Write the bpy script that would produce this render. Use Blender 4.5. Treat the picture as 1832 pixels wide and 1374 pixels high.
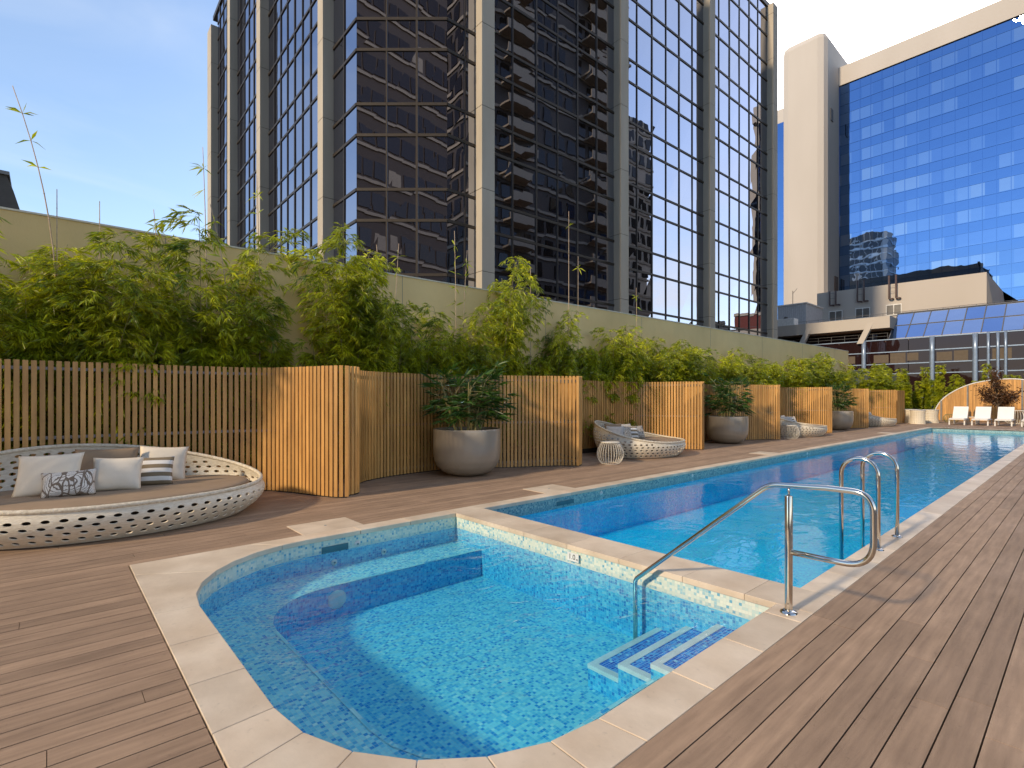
import bpy, bmesh, math, random
import numpy as np
from mathutils import Vector, Matrix, noise as mnoise
for o in list(bpy.data.objects): bpy.data.objects.remove(o)
SC = bpy.context.scene
COL = SC.collection
R = math.radians
# ------------------------------------------------------------------ camera
cam = bpy.data.objects.new('camera', bpy.data.cameras.new('camera')); COL.objects.link(cam)
cam.location = (0, 0, 1.5)
cam.rotation_euler = (R(90), 0, math.atan2(.7457, .6662))
cam.data.sensor_width = 36; cam.data.lens = 36*930/1832
cam.data.shift_y = 26/1832
cam.data.clip_start = .05; cam.data.clip_end = 3000
SC.camera = cam
# ------------------------------------------------------------------ world
W = bpy.data.worlds.new('World'); SC.world = W; W.use_nodes = True
nt = W.node_tree; nt.nodes.clear(); N = nt.nodes; L = nt.links
out = N.new('ShaderNodeOutputWorld'); bg = N.new('ShaderNodeBackground')
sky = N.new('ShaderNodeTexSky'); sky.sky_type = 'NISHITA'; sky.sun_disc = False
sky.sun_elevation = R(30); sky.sun_rotation = R(-6.7); sky.air_density = 1.0; sky.dust_density = 1.3; sky.ozone_density = 1.5
tc = N.new('ShaderNodeTexCoord'); sep = N.new('ShaderNodeSeparateXYZ'); L.new(tc.outputs['Generated'], sep.inputs[0])
mp = N.new('ShaderNodeMapping'); mp.inputs['Scale'].default_value = (1, 1, 2.6); L.new(tc.outputs['Generated'], mp.inputs[0])
no = N.new('ShaderNodeTexNoise'); no.inputs['Scale'].default_value = 3.2; no.inputs['Detail'].default_value = 8; no.inputs['Roughness'].default_value = .62; L.new(mp.outputs[0], no.inputs[0])
cr = N.new('ShaderNodeMapRange'); cr.inputs[1].default_value = .46; cr.inputs[2].default_value = .62; L.new(no.outputs[0], cr.inputs[0])
mx = N.new('ShaderNodeMapRange'); mx.inputs[1].default_value = .18; mx.inputs[2].default_value = .45; L.new(sep.outputs[0], mx.inputs[0])      # clouds stand over the east side only
mz = N.new('ShaderNodeMapRange'); mz.inputs[1].default_value = .42; mz.inputs[2].default_value = .12; L.new(sep.outputs[2], mz.inputs[0])
m1 = N.new('ShaderNodeMath'); m1.operation = 'MULTIPLY'; L.new(cr.outputs[0], m1.inputs[0]); L.new(mx.outputs[0], m1.inputs[1])
m2 = N.new('ShaderNodeMath'); m2.operation = 'MULTIPLY'; L.new(m1.outputs[0], m2.inputs[0]); L.new(mz.outputs[0], m2.inputs[1])
mc = N.new('ShaderNodeMix'); mc.data_type = 'RGBA'; L.new(m2.outputs[0], mc.inputs[0]); L.new(sky.outputs[0], mc.inputs[6]); mc.inputs[7].default_value = (6, 5.9, 5.8, 1)
n5 = N.new('ShaderNodeTexNoise'); n5.inputs['Scale'].default_value = 2.1; n5.inputs['Detail'].default_value = 7; n5.inputs['Distortion'].default_value = .8
mp5 = N.new('ShaderNodeMapping'); mp5.inputs['Scale'].default_value = (1, 1, 3.5); L.new(tc.outputs['Generated'], mp5.inputs[0]); L.new(mp5.outputs[0], n5.inputs[0])
r5 = N.new('ShaderNodeMapRange'); r5.inputs[1].default_value = .45; r5.inputs[2].default_value = .8; r5.inputs[4].default_value = .3; L.new(n5.outputs[0], r5.inputs[0])
m5 = N.new('ShaderNodeMix'); m5.data_type = 'RGBA'; L.new(r5.outputs[0], m5.inputs[0]); L.new(mc.outputs[2], m5.inputs[6]); m5.inputs[7].default_value = (3.6, 3.8, 4.0, 1)
L.new(m5.outputs[2], bg.inputs[0]); bg.inputs[1].default_value = .148; L.new(bg.outputs[0], out.inputs[0])
# ------------------------------------------------------------------ lamp for low sunlight mirrored along the pool by unseen glass behind the camera
sun = bpy.data.objects.new('sun', bpy.data.lights.new('sun', 'SUN')); COL.objects.link(sun)
sun.data.energy = 2.0; sun.data.angle = R(3.6); sun.data.color = (1.0, .80, .56)
sun.rotation_euler = Vector((.035, .87, -.475)).to_track_quat('-Z', 'Y').to_euler()
SC.view_settings.view_transform = 'Standard'; SC.view_settings.look = 'None'
SC.view_settings.exposure = .97; SC.view_settings.gamma = 1
SC.cycles.max_bounces = 9; SC.cycles.transparent_max_bounces = 12; SC.cycles.glossy_bounces = 5
SC.cycles.transmission_bounces = 5; SC.cycles.diffuse_bounces = 3
SC.cycles.caustics_reflective = False; SC.cycles.caustics_refractive = False
SC.cycles.sample_clamp_indirect = 6
try:
    SC.cycles.use_denoising = True
except Exception: pass

# ================================================================== materials
def mat(name):
    m = bpy.data.materials.new(name); m.use_nodes = True
    n = m.node_tree.nodes; n.clear()
    o = n.new('ShaderNodeOutputMaterial')
    return m, n, m.node_tree.links, o
def rgb(c): return (c[0], c[1], c[2], 1)
def ramp(n, stops, interp='LINEAR'):
    r = n.new('ShaderNodeValToRGB'); e = r.color_ramp; e.interpolation = interp
    while len(e.elements) < len(stops): e.elements.new(.5)
    for i, (p, c) in enumerate(stops): e.elements[i].position = p; e.elements[i].color = rgb(c)
    return r
def basic(name, c, c2=None, rough=.6, metal=0, scale=6, bump=0, bscale=None, stretch=(1, 1, 1), island=0, spec=.5, coat=0, detail=5, transl=None, blotch=0, bsc=.7):
    """principled surface: two tones mixed by noise, optional bump, per-piece variation"""
    m, n, l, o = mat(name)
    b = n.new('ShaderNodeBsdfPrincipled')
    t = n.new('ShaderNodeTexCoord'); mp = n.new('ShaderNodeMapping'); mp.inputs['Scale'].default_value = stretch
    l.new(t.outputs['Object'], mp.inputs[0])
    ns = n.new('ShaderNodeTexNoise'); ns.inputs['Scale'].default_value = scale; ns.inputs['Detail'].default_value = detail; l.new(mp.outputs[0], ns.inputs[0])
    c2 = c2 or tuple(v*.8 for v in c)
    r = ramp(n, [(.3, c2), (.7, c)]); l.new(ns.outputs[0], r.inputs[0])
    last = r.outputs[0]
    if island:
        g = n.new('ShaderNodeNewGeometry'); mr = n.new('ShaderNodeMapRange'); mr.inputs[3].default_value = 1-island; mr.inputs[4].default_value = 1+island
        l.new(g.outputs['Random Per Island'], mr.inputs[0])
        h = n.new('ShaderNodeHueSaturation'); l.new(mr.outputs[0], h.inputs['Value']); l.new(last, h.inputs['Color']); last = h.outputs[0]
    if blotch:      # broad uneven weathering and spots
        nb1 = n.new('ShaderNodeTexNoise'); nb1.inputs['Scale'].default_value = bsc; nb1.inputs['Detail'].default_value = 9; nb1.inputs['Roughness'].default_value = .68; l.new(t.outputs['Object'], nb1.inputs[0])
        mb1 = n.new('ShaderNodeMapRange'); mb1.inputs[1].default_value = .3; mb1.inputs[2].default_value = .7; mb1.inputs[3].default_value = 1-blotch; mb1.inputs[4].default_value = 1+blotch*.7; l.new(nb1.outputs[0], mb1.inputs[0])
        nb2 = n.new('ShaderNodeTexNoise'); nb2.inputs['Scale'].default_value = 23; nb2.inputs['Detail'].default_value = 2; l.new(t.outputs['Object'], nb2.inputs[0])
        mb2 = n.new('ShaderNodeMapRange'); mb2.inputs[1].default_value = .26; mb2.inputs[2].default_value = .34; mb2.inputs[3].default_value = 1-blotch; mb2.inputs[4].default_value = 1; l.new(nb2.outputs[0], mb2.inputs[0])
        mm1 = n.new('ShaderNodeMath'); mm1.operation = 'MULTIPLY'; l.new(mb1.outputs[0], mm1.inputs[0]); l.new(mb2.outputs[0], mm1.inputs[1])
        hb = n.new('ShaderNodeHueSaturation'); l.new(mm1.outputs[0], hb.inputs['Value']); l.new(last, hb.inputs['Color']); last = hb.outputs[0]
        mr9 = n.new('ShaderNodeMapRange'); mr9.inputs[3].default_value = rough*1.18; mr9.inputs[4].default_value = rough*.75; l.new(nb1.outputs[0], mr9.inputs[0]); l.new(mr9.outputs[0], b.inputs['Roughness'])
    l.new(last, b.inputs['Base Color'])
    b.inputs['Roughness'].default_value = rough; b.inputs['Metallic'].default_value = metal
    b.inputs['Specular IOR Level'].default_value = spec; b.inputs['Coat Weight'].default_value = coat; b.inputs['Coat Roughness'].default_value = .08
    if bump:
        nb = n.new('ShaderNodeTexNoise'); nb.inputs['Scale'].default_value = bscale or scale*6; nb.inputs['Detail'].default_value = 6; l.new(mp.outputs[0], nb.inputs[0])
        bp = n.new('ShaderNodeBump'); bp.inputs['Strength'].default_value = bump; bp.inputs['Distance'].default_value = .01; l.new(nb.outputs[0], bp.inputs['Height']); l.new(bp.outputs[0], b.inputs['Normal'])
    if transl:
        tr = n.new('ShaderNodeBsdfTranslucent')
        mm = n.new('ShaderNodeMix'); mm.data_type = 'RGBA'; mm.blend_type = 'MULTIPLY'; mm.inputs[0].default_value = 1; l.new(last, mm.inputs[6]); mm.inputs[7].default_value = rgb(transl)
        l.new(mm.outputs[2], tr.inputs[0]); ad = n.new('ShaderNodeMixShader'); ad.inputs[0].default_value = .30
        l.new(b.outputs[0], ad.inputs[1]); l.new(tr.outputs[0], ad.inputs[2]); l.new(ad.outputs[0], o.inputs[0])
    else: l.new(b.outputs[0], o.inputs[0])
    return m
def mosaic(name, stops, grout, tile=.025, rough=.25):
    m, n, l, o = mat(name)
    b = n.new('ShaderNodeBsdfPrincipled'); t = n.new('ShaderNodeTexCoord')
    sc = n.new('ShaderNodeVectorMath'); sc.operation = 'SCALE'; sc.inputs['Scale'].default_value = 1/tile; l.new(t.outputs['UV'], sc.inputs[0])
    fl = n.new('ShaderNodeVectorMath'); fl.operation = 'FLOOR'; l.new(sc.outputs[0], fl.inputs[0])
    wn = n.new('ShaderNodeTexWhiteNoise'); wn.noise_dimensions = '2D'; l.new(fl.outputs[0], wn.inputs[0])
    r = ramp(n, stops, 'CONSTANT'); l.new(wn.outputs[0], r.inputs[0])
    # soft drift of the blend over the surface
    ns = n.new('ShaderNodeTexNoise'); ns.inputs['Scale'].default_value = 1.6; l.new(t.outputs['UV'], ns.inputs[0])
    hv = n.new('ShaderNodeHueSaturation'); mr = n.new('ShaderNodeMapRange'); mr.inputs[3].default_value = .85; mr.inputs[4].default_value = 1.15; l.new(ns.outputs[0], mr.inputs[0]); l.new(mr.outputs[0], hv.inputs['Value']); l.new(r.outputs[0], hv.inputs['Color'])
    fr = n.new('ShaderNodeVectorMath'); fr.operation = 'FRACTION'; l.new(sc.outputs[0], fr.inputs[0])
    sp = n.new('ShaderNodeSeparateXYZ'); l.new(fr.outputs[0], sp.inputs[0])
    def lt(s):
        q = n.new('ShaderNodeMath'); q.operation = 'GREATER_THAN'; q.inputs[1].default_value = .1; l.new(s, q.inputs[0]); return q.outputs[0]
    mu = n.new('ShaderNodeMath'); mu.operation = 'MULTIPLY'; l.new(lt(sp.outputs[0]), mu.inputs[0]); l.new(lt(sp.outputs[1]), mu.inputs[1])
    mi = n.new('ShaderNodeMix'); mi.data_type = 'RGBA'; l.new(mu.outputs[0], mi.inputs[0]); mi.inputs[6].default_value = rgb(grout); l.new(hv.outputs[0], mi.inputs[7])
    l.new(mi.outputs[2], b.inputs['Base Color']); b.inputs['Roughness'].default_value = rough
    l.new(b.outputs[0], o.inputs[0]); return m
def glass_wall(name, dark, tint, fac, wav=.02, wscale=(.5, .5, .25), grid=None, tones=None, rough=.0):
    """coated curtain-wall glass: dark body + mirror coat, slightly wavy panes"""
    m, n, l, o = mat(name)
    d = n.new('ShaderNodeBsdfDiffuse'); g = n.new('ShaderNodeBsdfGlossy'); g.inputs['Roughness'].default_value = rough
    g.inputs['Color'].default_value = rgb(tint); d.inputs[0].default_value = rgb(dark)
    t = n.new('ShaderNodeTexCoord'); mp = n.new('ShaderNodeMapping'); mp.inputs['Scale'].default_value = wscale; l.new(t.outputs['Object'], mp.inputs[0])
    ns = n.new('ShaderNodeTexNoise'); ns.inputs['Scale'].default_value = 1; ns.inputs['Detail'].default_value = 2; l.new(mp.outputs[0], ns.inputs[0])
    bp = n.new('ShaderNodeBump'); bp.inputs['Strength'].default_value = 1; bp.inputs['Distance'].default_value = wav; l.new(ns.outputs[0], bp.inputs['Height']); l.new(bp.outputs[0], g.inputs['Normal'])
    if grid:
        sc = n.new('ShaderNodeVectorMath'); sc.operation = 'DIVIDE'; sc.inputs[1].default_value = grid; l.new(t.outputs['UV'], sc.inputs[0])
        fl = n.new('ShaderNodeVectorMath'); fl.operation = 'FLOOR'; l.new(sc.outputs[0], fl.inputs[0])
        wn = n.new('ShaderNodeTexWhiteNoise'); wn.noise_dimensions = '2D'; l.new(fl.outputs[0], wn.inputs[0])
        r = ramp(n, tones, 'CONSTANT'); l.new(wn.outputs[0], r.inputs[0]); l.new(r.outputs[0], g.inputs['Color'])
    mixs = n.new('ShaderNodeMixShader'); mixs.inputs[0].default_value = fac
    l.new(d.outputs[0], mixs.inputs[1]); l.new(g.outputs[0], mixs.inputs[2]); l.new(mixs.outputs[0], o.inputs[0]); return m
def water_mat(name, wave, dist, absorb, dens, fine=0):
    m, n, l, o = mat(name)
    t = n.new('ShaderNodeTexCoord')
    mp = n.new('ShaderNodeMapping'); mp.inputs['Scale'].default_value = (1, .55, 1); l.new(t.outputs['Object'], mp.inputs[0])
    ns = n.new('ShaderNodeTexNoise'); ns.inputs['Scale'].default_value = wave; ns.inputs['Detail'].default_value = 3; ns.inputs['Distortion'].default_value = .6; l.new(mp.outputs[0], ns.inputs[0])
    h = ns.outputs[0]
    if fine:
        n2 = n.new('ShaderNodeTexNoise'); n2.inputs['Scale'].default_value = wave*4.5; n2.inputs['Detail'].default_value = 2; l.new(mp.outputs[0], n2.inputs[0])
        # the jets stir only part of the surface
        n3 = n.new('ShaderNodeTexNoise'); n3.inputs['Scale'].default_value = .9; l.new(t.outputs['Object'], n3.inputs[0])
        mr = n.new('ShaderNodeMapRange'); mr.inputs[1].default_value = .42; mr.inputs[2].default_value = .62; mr.inputs[4].default_value = fine; l.new(n3.outputs[0], mr.inputs[0])
        q = n.new('ShaderNodeMath'); q.operation = 'MULTIPLY_ADD'; l.new(n2.outputs[0], q.inputs[0]); l.new(mr.outputs[0], q.inputs[1]); l.new(h, q.inputs[2]); h = q.outputs[0]
    bp = n.new('ShaderNodeBump'); bp.inputs['Strength'].default_value = 1; bp.inputs['Distance'].default_value = dist; l.new(h, bp.inputs['Height'])
    f = n.new('ShaderNodeFresnel'); gm = n.new('ShaderNodeNewGeometry'); io = n.new('ShaderNodeMath'); io.operation = 'MULTIPLY_ADD'; io.inputs[1].default_value = 1/1.33-1.33; io.inputs[2].default_value = 1.33
    l.new(gm.outputs['Backfacing'], io.inputs[0]); l.new(io.outputs[0], f.inputs[0]); l.new(bp.outputs[0], f.inputs['Normal'])
    tr = n.new('ShaderNodeBsdfTransparent'); g = n.new('ShaderNodeBsdfGlossy'); g.inputs['Roughness'].default_value = .02; l.new(bp.outputs[0], g.inputs['Normal'])
    mixs = n.new('ShaderNodeMixShader'); l.new(f.outputs[0], mixs.inputs[0]); l.new(tr.outputs[0], mixs.inputs[1]); l.new(g.outputs[0], mixs.inputs[2]); l.new(mixs.outputs[0], o.inputs[0])
    va = n.new('ShaderNodeVolumeAbsorption'); va.inputs[0].default_value = rgb(absorb); va.inputs[1].default_value = dens; l.new(va.outputs[0], o.inputs['Volume'])
    return m

M = {}
M['board'] = basic('composite_board', (.40, .268, .172), (.27, .178, .114), rough=.66, spec=.3, scale=3, stretch=(9, .7, 9), island=.15, blotch=.16, bsc=1.1, bump=.35, bscale=34)
M['under'] = basic('dark_gap', (.02, .015, .012), rough=.9)
M['slat'] = basic('timber_slat', (.66, .36, .11), (.47, .235, .065), rough=.5, scale=2.4, stretch=(6, 6, .6), island=.22, blotch=.13, bsc=1.5, bump=.15, bscale=20)
M['rail'] = basic('grey_steel', (.22, .21, .2), rough=.5, metal=.4)
M['travertine'] = basic('travertine', (.74, .615, .465), (.56, .435, .305), rough=.5, scale=2.4, detail=9, island=.09, blotch=.12, bsc=1.8, bump=.15, bscale=30)
M['grout'] = basic('grout', (.36, .29, .22), rough=.8)
M['spa_floor'] = mosaic('mosaic_spa', [(0, (.34, .76, .80)), (.3, (.20, .64, .76)), (.55, (.11, .50, .72)), (.72, (.42, .82, .80)), (.86, (.03, .34, .66)), (.96, (.60, .88, .82))], (.45, .70, .72))
M['spa_band'] = mosaic('mosaic_waterline', [(0, (.62, .70, .60)), (.3, (.50, .64, .58)), (.5, (.70, .74, .62)), (.7, (.34, .55, .58)), (.86, (.16, .40, .52)), (.93, (.66, .72, .60))], (.62, .64, .55))
M['spa_wall'] = mosaic('mosaic_spa_wall', [(0, (.07, .42, .66)), (.3, (.10, .50, .72)), (.55, (.04, .32, .60)), (.75, (.18, .58, .74)), (.9, (.02, .22, .52))], (.20, .52, .66))
M['step_tile'] = mosaic('mosaic_step', [(0, (.01, .13, .56)), (.35, (.03, .23, .68)), (.6, (.07, .34, .74)), (.8, (.01, .07, .44)), (.93, (.30, .60, .80))], (.40, .62, .74))
M['nosing'] = mosaic('white_nosing', [(0, (.75, .76, .74)), (.5, (.68, .70, .69)), (.8, (.8, .8, .78))], (.6, .6, .6), tile=.03)
M['lap_floor'] = mosaic('mosaic_lap', [(0, (.008, .60, .92)), (.35, (.02, .68, .94)), (.6, (.004, .50, .88)), (.8, (.05, .76, .94)), (.93, (.004, .42, .82))], (.01, .60, .90))
M['lap_band_shaded'] = mosaic('mosaic_lap_band_shaded', [(0, (.22, .38, .38)), (.3, (.30, .46, .44)), (.55, (.14, .30, .34)), (.75, (.38, .52, .48)), (.9, (.09, .22, .28))], (.30, .40, .38))  # darker than the spa band: the shade there is put into the tile colours
M['water_spa'] = water_mat('water_spa', 5, .026, (.12, .80, .97), .75, fine=.6)
M['water_lap'] = water_mat('water_lap', 3.2, .011, (.02, .86, .99), .26)
M['steel'] = basic('polished_steel', (.72, .68, .62), (.66, .62, .56), rough=.1, metal=1, scale=3)
M['wicker'] = basic('pale_wicker', (.86, .78, .63), (.70, .61, .46), rough=.55, scale=16, stretch=(1, 1, 4), bump=.8, bscale=38)
M['wicker_rim'] = basic('pale_wicker_rim', (.80, .71, .56), (.58, .49, .35), rough=.55, scale=30, bump=1, bscale=70)
M['taupe'] = basic('taupe_canvas', (.33, .23, .145), (.28, .195, .12), rough=.85, scale=3, bump=.25, bscale=14)
M['ivory'] = basic('ivory_cloth', (.82, .72, .58), (.74, .64, .50), rough=.85, scale=4, bump=.3, bscale=12)
M['grey_cloth'] = basic('grey_cloth', (.50, .48, .46), rough=.9, scale=5, bump=.3, bscale=12)
M['white_sling'] = basic('white_sling', (.82, .81, .78), (.78, .77, .74), rough=.6, scale=4)
M['white_paint'] = basic('white_paint', (.80, .78, .74), rough=.4)
M['wire'] = basic('cream_wire', (.80, .75, .64), rough=.4)
M['pot'] = basic('taupe_glaze', (.38, .32, .245), (.30, .25, .19), rough=.3, scale=1.4, blotch=.05, coat=.6)
M['soil'] = basic('soil', (.05, .035, .022), rough=.95, scale=20, bump=1)
M['wall'] = basic('rendered_wall', (.88, .645, .30), (.76, .55, .25), rough=.8, scale=.55, stretch=(1, 1, .5), detail=9, blotch=.09, bsc=.45, bump=.2, bscale=40)
M['cap'] = basic('wall_cap', (.80, .74, .60), rough=.7)
M['grey_wall'] = basic('grey_wall', (.36, .34, .32), rough=.8, scale=1)
M['leaf_bamboo'] = basic('bamboo_leaf', (.56, .58, .022), (.06, .125, .008), rough=.34, scale=1.7, island=.55, transl=(1.7, 1.6, .4))
M['culm'] = basic('bamboo_culm', (.34, .27, .12), (.22, .21, .07), rough=.5, scale=6)
M['leaf_palm'] = basic('palm_leaf', (.055, .12, .022), (.025, .06, .012), rough=.35, scale=5, island=.5, transl=(1.8, 2, .6))
M['leaf_red'] = basic('bronze_leaf', (.16, .075, .03), (.06, .035, .018), rough=.4, scale=5, island=.5, transl=(1.8, 1.4, .6))
M['bark'] = basic('bark', (.12, .085, .055), rough=.9, bump=.8)
M['cane'] = basic('pale_cane', (.62, .46, .32), (.42, .30, .18), rough=.5, scale=9)
M['concrete'] = basic('precast_concrete', (.52, .46, .37), (.44, .385, .305), rough=.8, scale=.7, stretch=(2, 2, .35), detail=8, bump=.15)
M['mullion'] = basic('bronze_mullion', (.055, .042, .03), rough=.45, metal=.3)
M['tower_glass'] = glass_wall('bronze_glass', (.014, .009, .006), (.68, .73, .88), .60, wav=.006, wscale=(.45, .45, .3))
M['bandstone'] = basic('pale_band', (.30, .24, .18), rough=.8)
M['brownwall'] = basic('brown_wall', (.16, .10, .07), rough=.8)
M['slab'] = basic('cream_render', (.56, .505, .45), (.48, .43, .375), rough=.8, scale=.12, stretch=(1, 1, .3), detail=9)
M['blue_glass'] = glass_wall('blue_glass', (.01, .02, .04), (.4, .6, .9), .85, wav=.010, wscale=(.35, .35, .35), grid=(1.55, 3.5, 1),
    tones=[(0, (.20, .33, .60)), (.3, (.24, .37, .62)), (.5, (.17, .30, .57)), (.72, (.29, .41, .64)), (.88, (.35, .45, .64))])
M['blue_band'] = glass_wall('blue_spandrel', (.01, .02, .05), (.16, .29, .56), .85, wav=.010, wscale=(.35, .35, .35))
M['skylight'] = glass_wall('skylight_glass', (.03, .06, .12), (.4, .55, .85), .75, wav=.02, grid=(1.2, 1.3, 1), tones=[(0, (.42, .55, .85)), (.4, (.55, .65, .88)), (.7, (.33, .48, .82))])
M['dark_glass'] = glass_wall('dark_glass', (.022, .010, .010), (.5, .45, .5), .07, wav=.02)
M['blind'] = basic('window_blind', (.13, .10, .07), rough=.8)
M['pale_blue'] = basic('pale_blue_metal', (.30, .38, .50), rough=.35, metal=.4)
M['roof_dark'] = basic('dark_roof_metal', (.10, .085, .07), rough=.6)
M['shed'] = basic('corrugated_shed', (.55, .56, .58), rough=.5)
M['asphalt'] = basic('asphalt', (.06, .058, .055), rough=.9, scale=1)
M['pipe'] = basic('brown_pipe', (.10, .06, .05), rough=.5)
M['red'] = basic('dark_red_wall', (.20, .05, .045), rough=.7)
M['facade_a'] = basic('beige_tower', (.50, .41, .32), (.42, .34, .26), rough=.8, scale=.2)
M['facade_b'] = basic('dark_tower', (.05, .034, .026), rough=.7)
M['window_dark'] = glass_wall('window_dark', (.016, .012, .010), (.5, .55, .6), .05)
M['print_white'] = basic('marker_white', (.8, .8, .76), rough=.3)
M['print_black'] = basic('marker_black', (.02, .02, .02), rough=.4)
M['dark_plastic'] = basic('jet_dark', (.05, .17, .21), rough=.4)
def stripes(name, a, b, width):
    m, n, l, o = mat(name); p = n.new('ShaderNodeBsdfPrincipled'); p.inputs['Roughness'].default_value = .85
    t = n.new('ShaderNodeTexCoord'); s = n.new('ShaderNodeSeparateXYZ'); l.new(t.outputs['Object'], s.inputs[0])
    q = n.new('ShaderNodeMath'); q.operation = 'DIVIDE'; q.inputs[1].default_value = width; l.new(s.outputs[2], q.inputs[0])
    f = n.new('ShaderNodeMath'); f.operation = 'FRACT'; l.new(q.outputs[0], f.inputs[0])
    r = ramp(n, [(0, a), (.5, b)], 'CONSTANT'); l.new(f.outputs[0], r.inputs[0]); l.new(r.outputs[0], p.inputs['Base Color']); l.new(p.outputs[0], o.inputs[0]); return m
M['striped'] = stripes('striped_cloth', (.22, .165, .10), (.76, .72, .66), .105)
def leafprint(name, a, b, scale):
    m, n, l, o = mat(name); p = n.new('ShaderNodeBsdfPrincipled'); p.inputs['Roughness'].default_value = .85
    t = n.new('ShaderNodeTexCoord'); mp = n.new('ShaderNodeMapping'); mp.inputs['Scale'].default_value = (scale, scale, scale*.5); mp.inputs['Rotation'].default_value = (.6, 0, 0); l.new(t.outputs['Object'], mp.inputs[0])
    v = n.new('ShaderNodeTexVoronoi'); v.feature = 'DISTANCE_TO_EDGE'; v.inputs['Scale'].default_value = 1; l.new(mp.outputs[0], v.inputs[0])
    r = ramp(n, [(0, a), (.055, b)], 'CONSTANT'); l.new(v.outputs[0], r.inputs[0])
    w = n.new('ShaderNodeTexWave'); w.inputs['Scale'].default_value = 4.2; w.inputs['Distortion'].default_value = 3; l.new(mp.outputs[0], w.inputs[0])
    r2 = ramp(n, [(0, a), (.16, b)], 'CONSTANT'); l.new(w.outputs[1], r2.inputs[0])
    mi = n.new('ShaderNodeMix'); mi.data_type = 'RGBA'; mi.blend_type = 'DARKEN'; mi.inputs[0].default_value = 1; l.new(r.outputs[0], mi.inputs[6]); l.new(r2.outputs[0], mi.inputs[7])
    l.new(mi.outputs[2], p.inputs['Base Color']); l.new(p.outputs[0], o.inputs[0]); return m
M['leafprint'] = leafprint('leaf_print_cloth', (.20, .15, .11), (.78, .73, .66), 11)
M['fineprint'] = leafprint('fine_print_cloth', (.20, .17, .14), (.58, .53, .46), 26)

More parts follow.
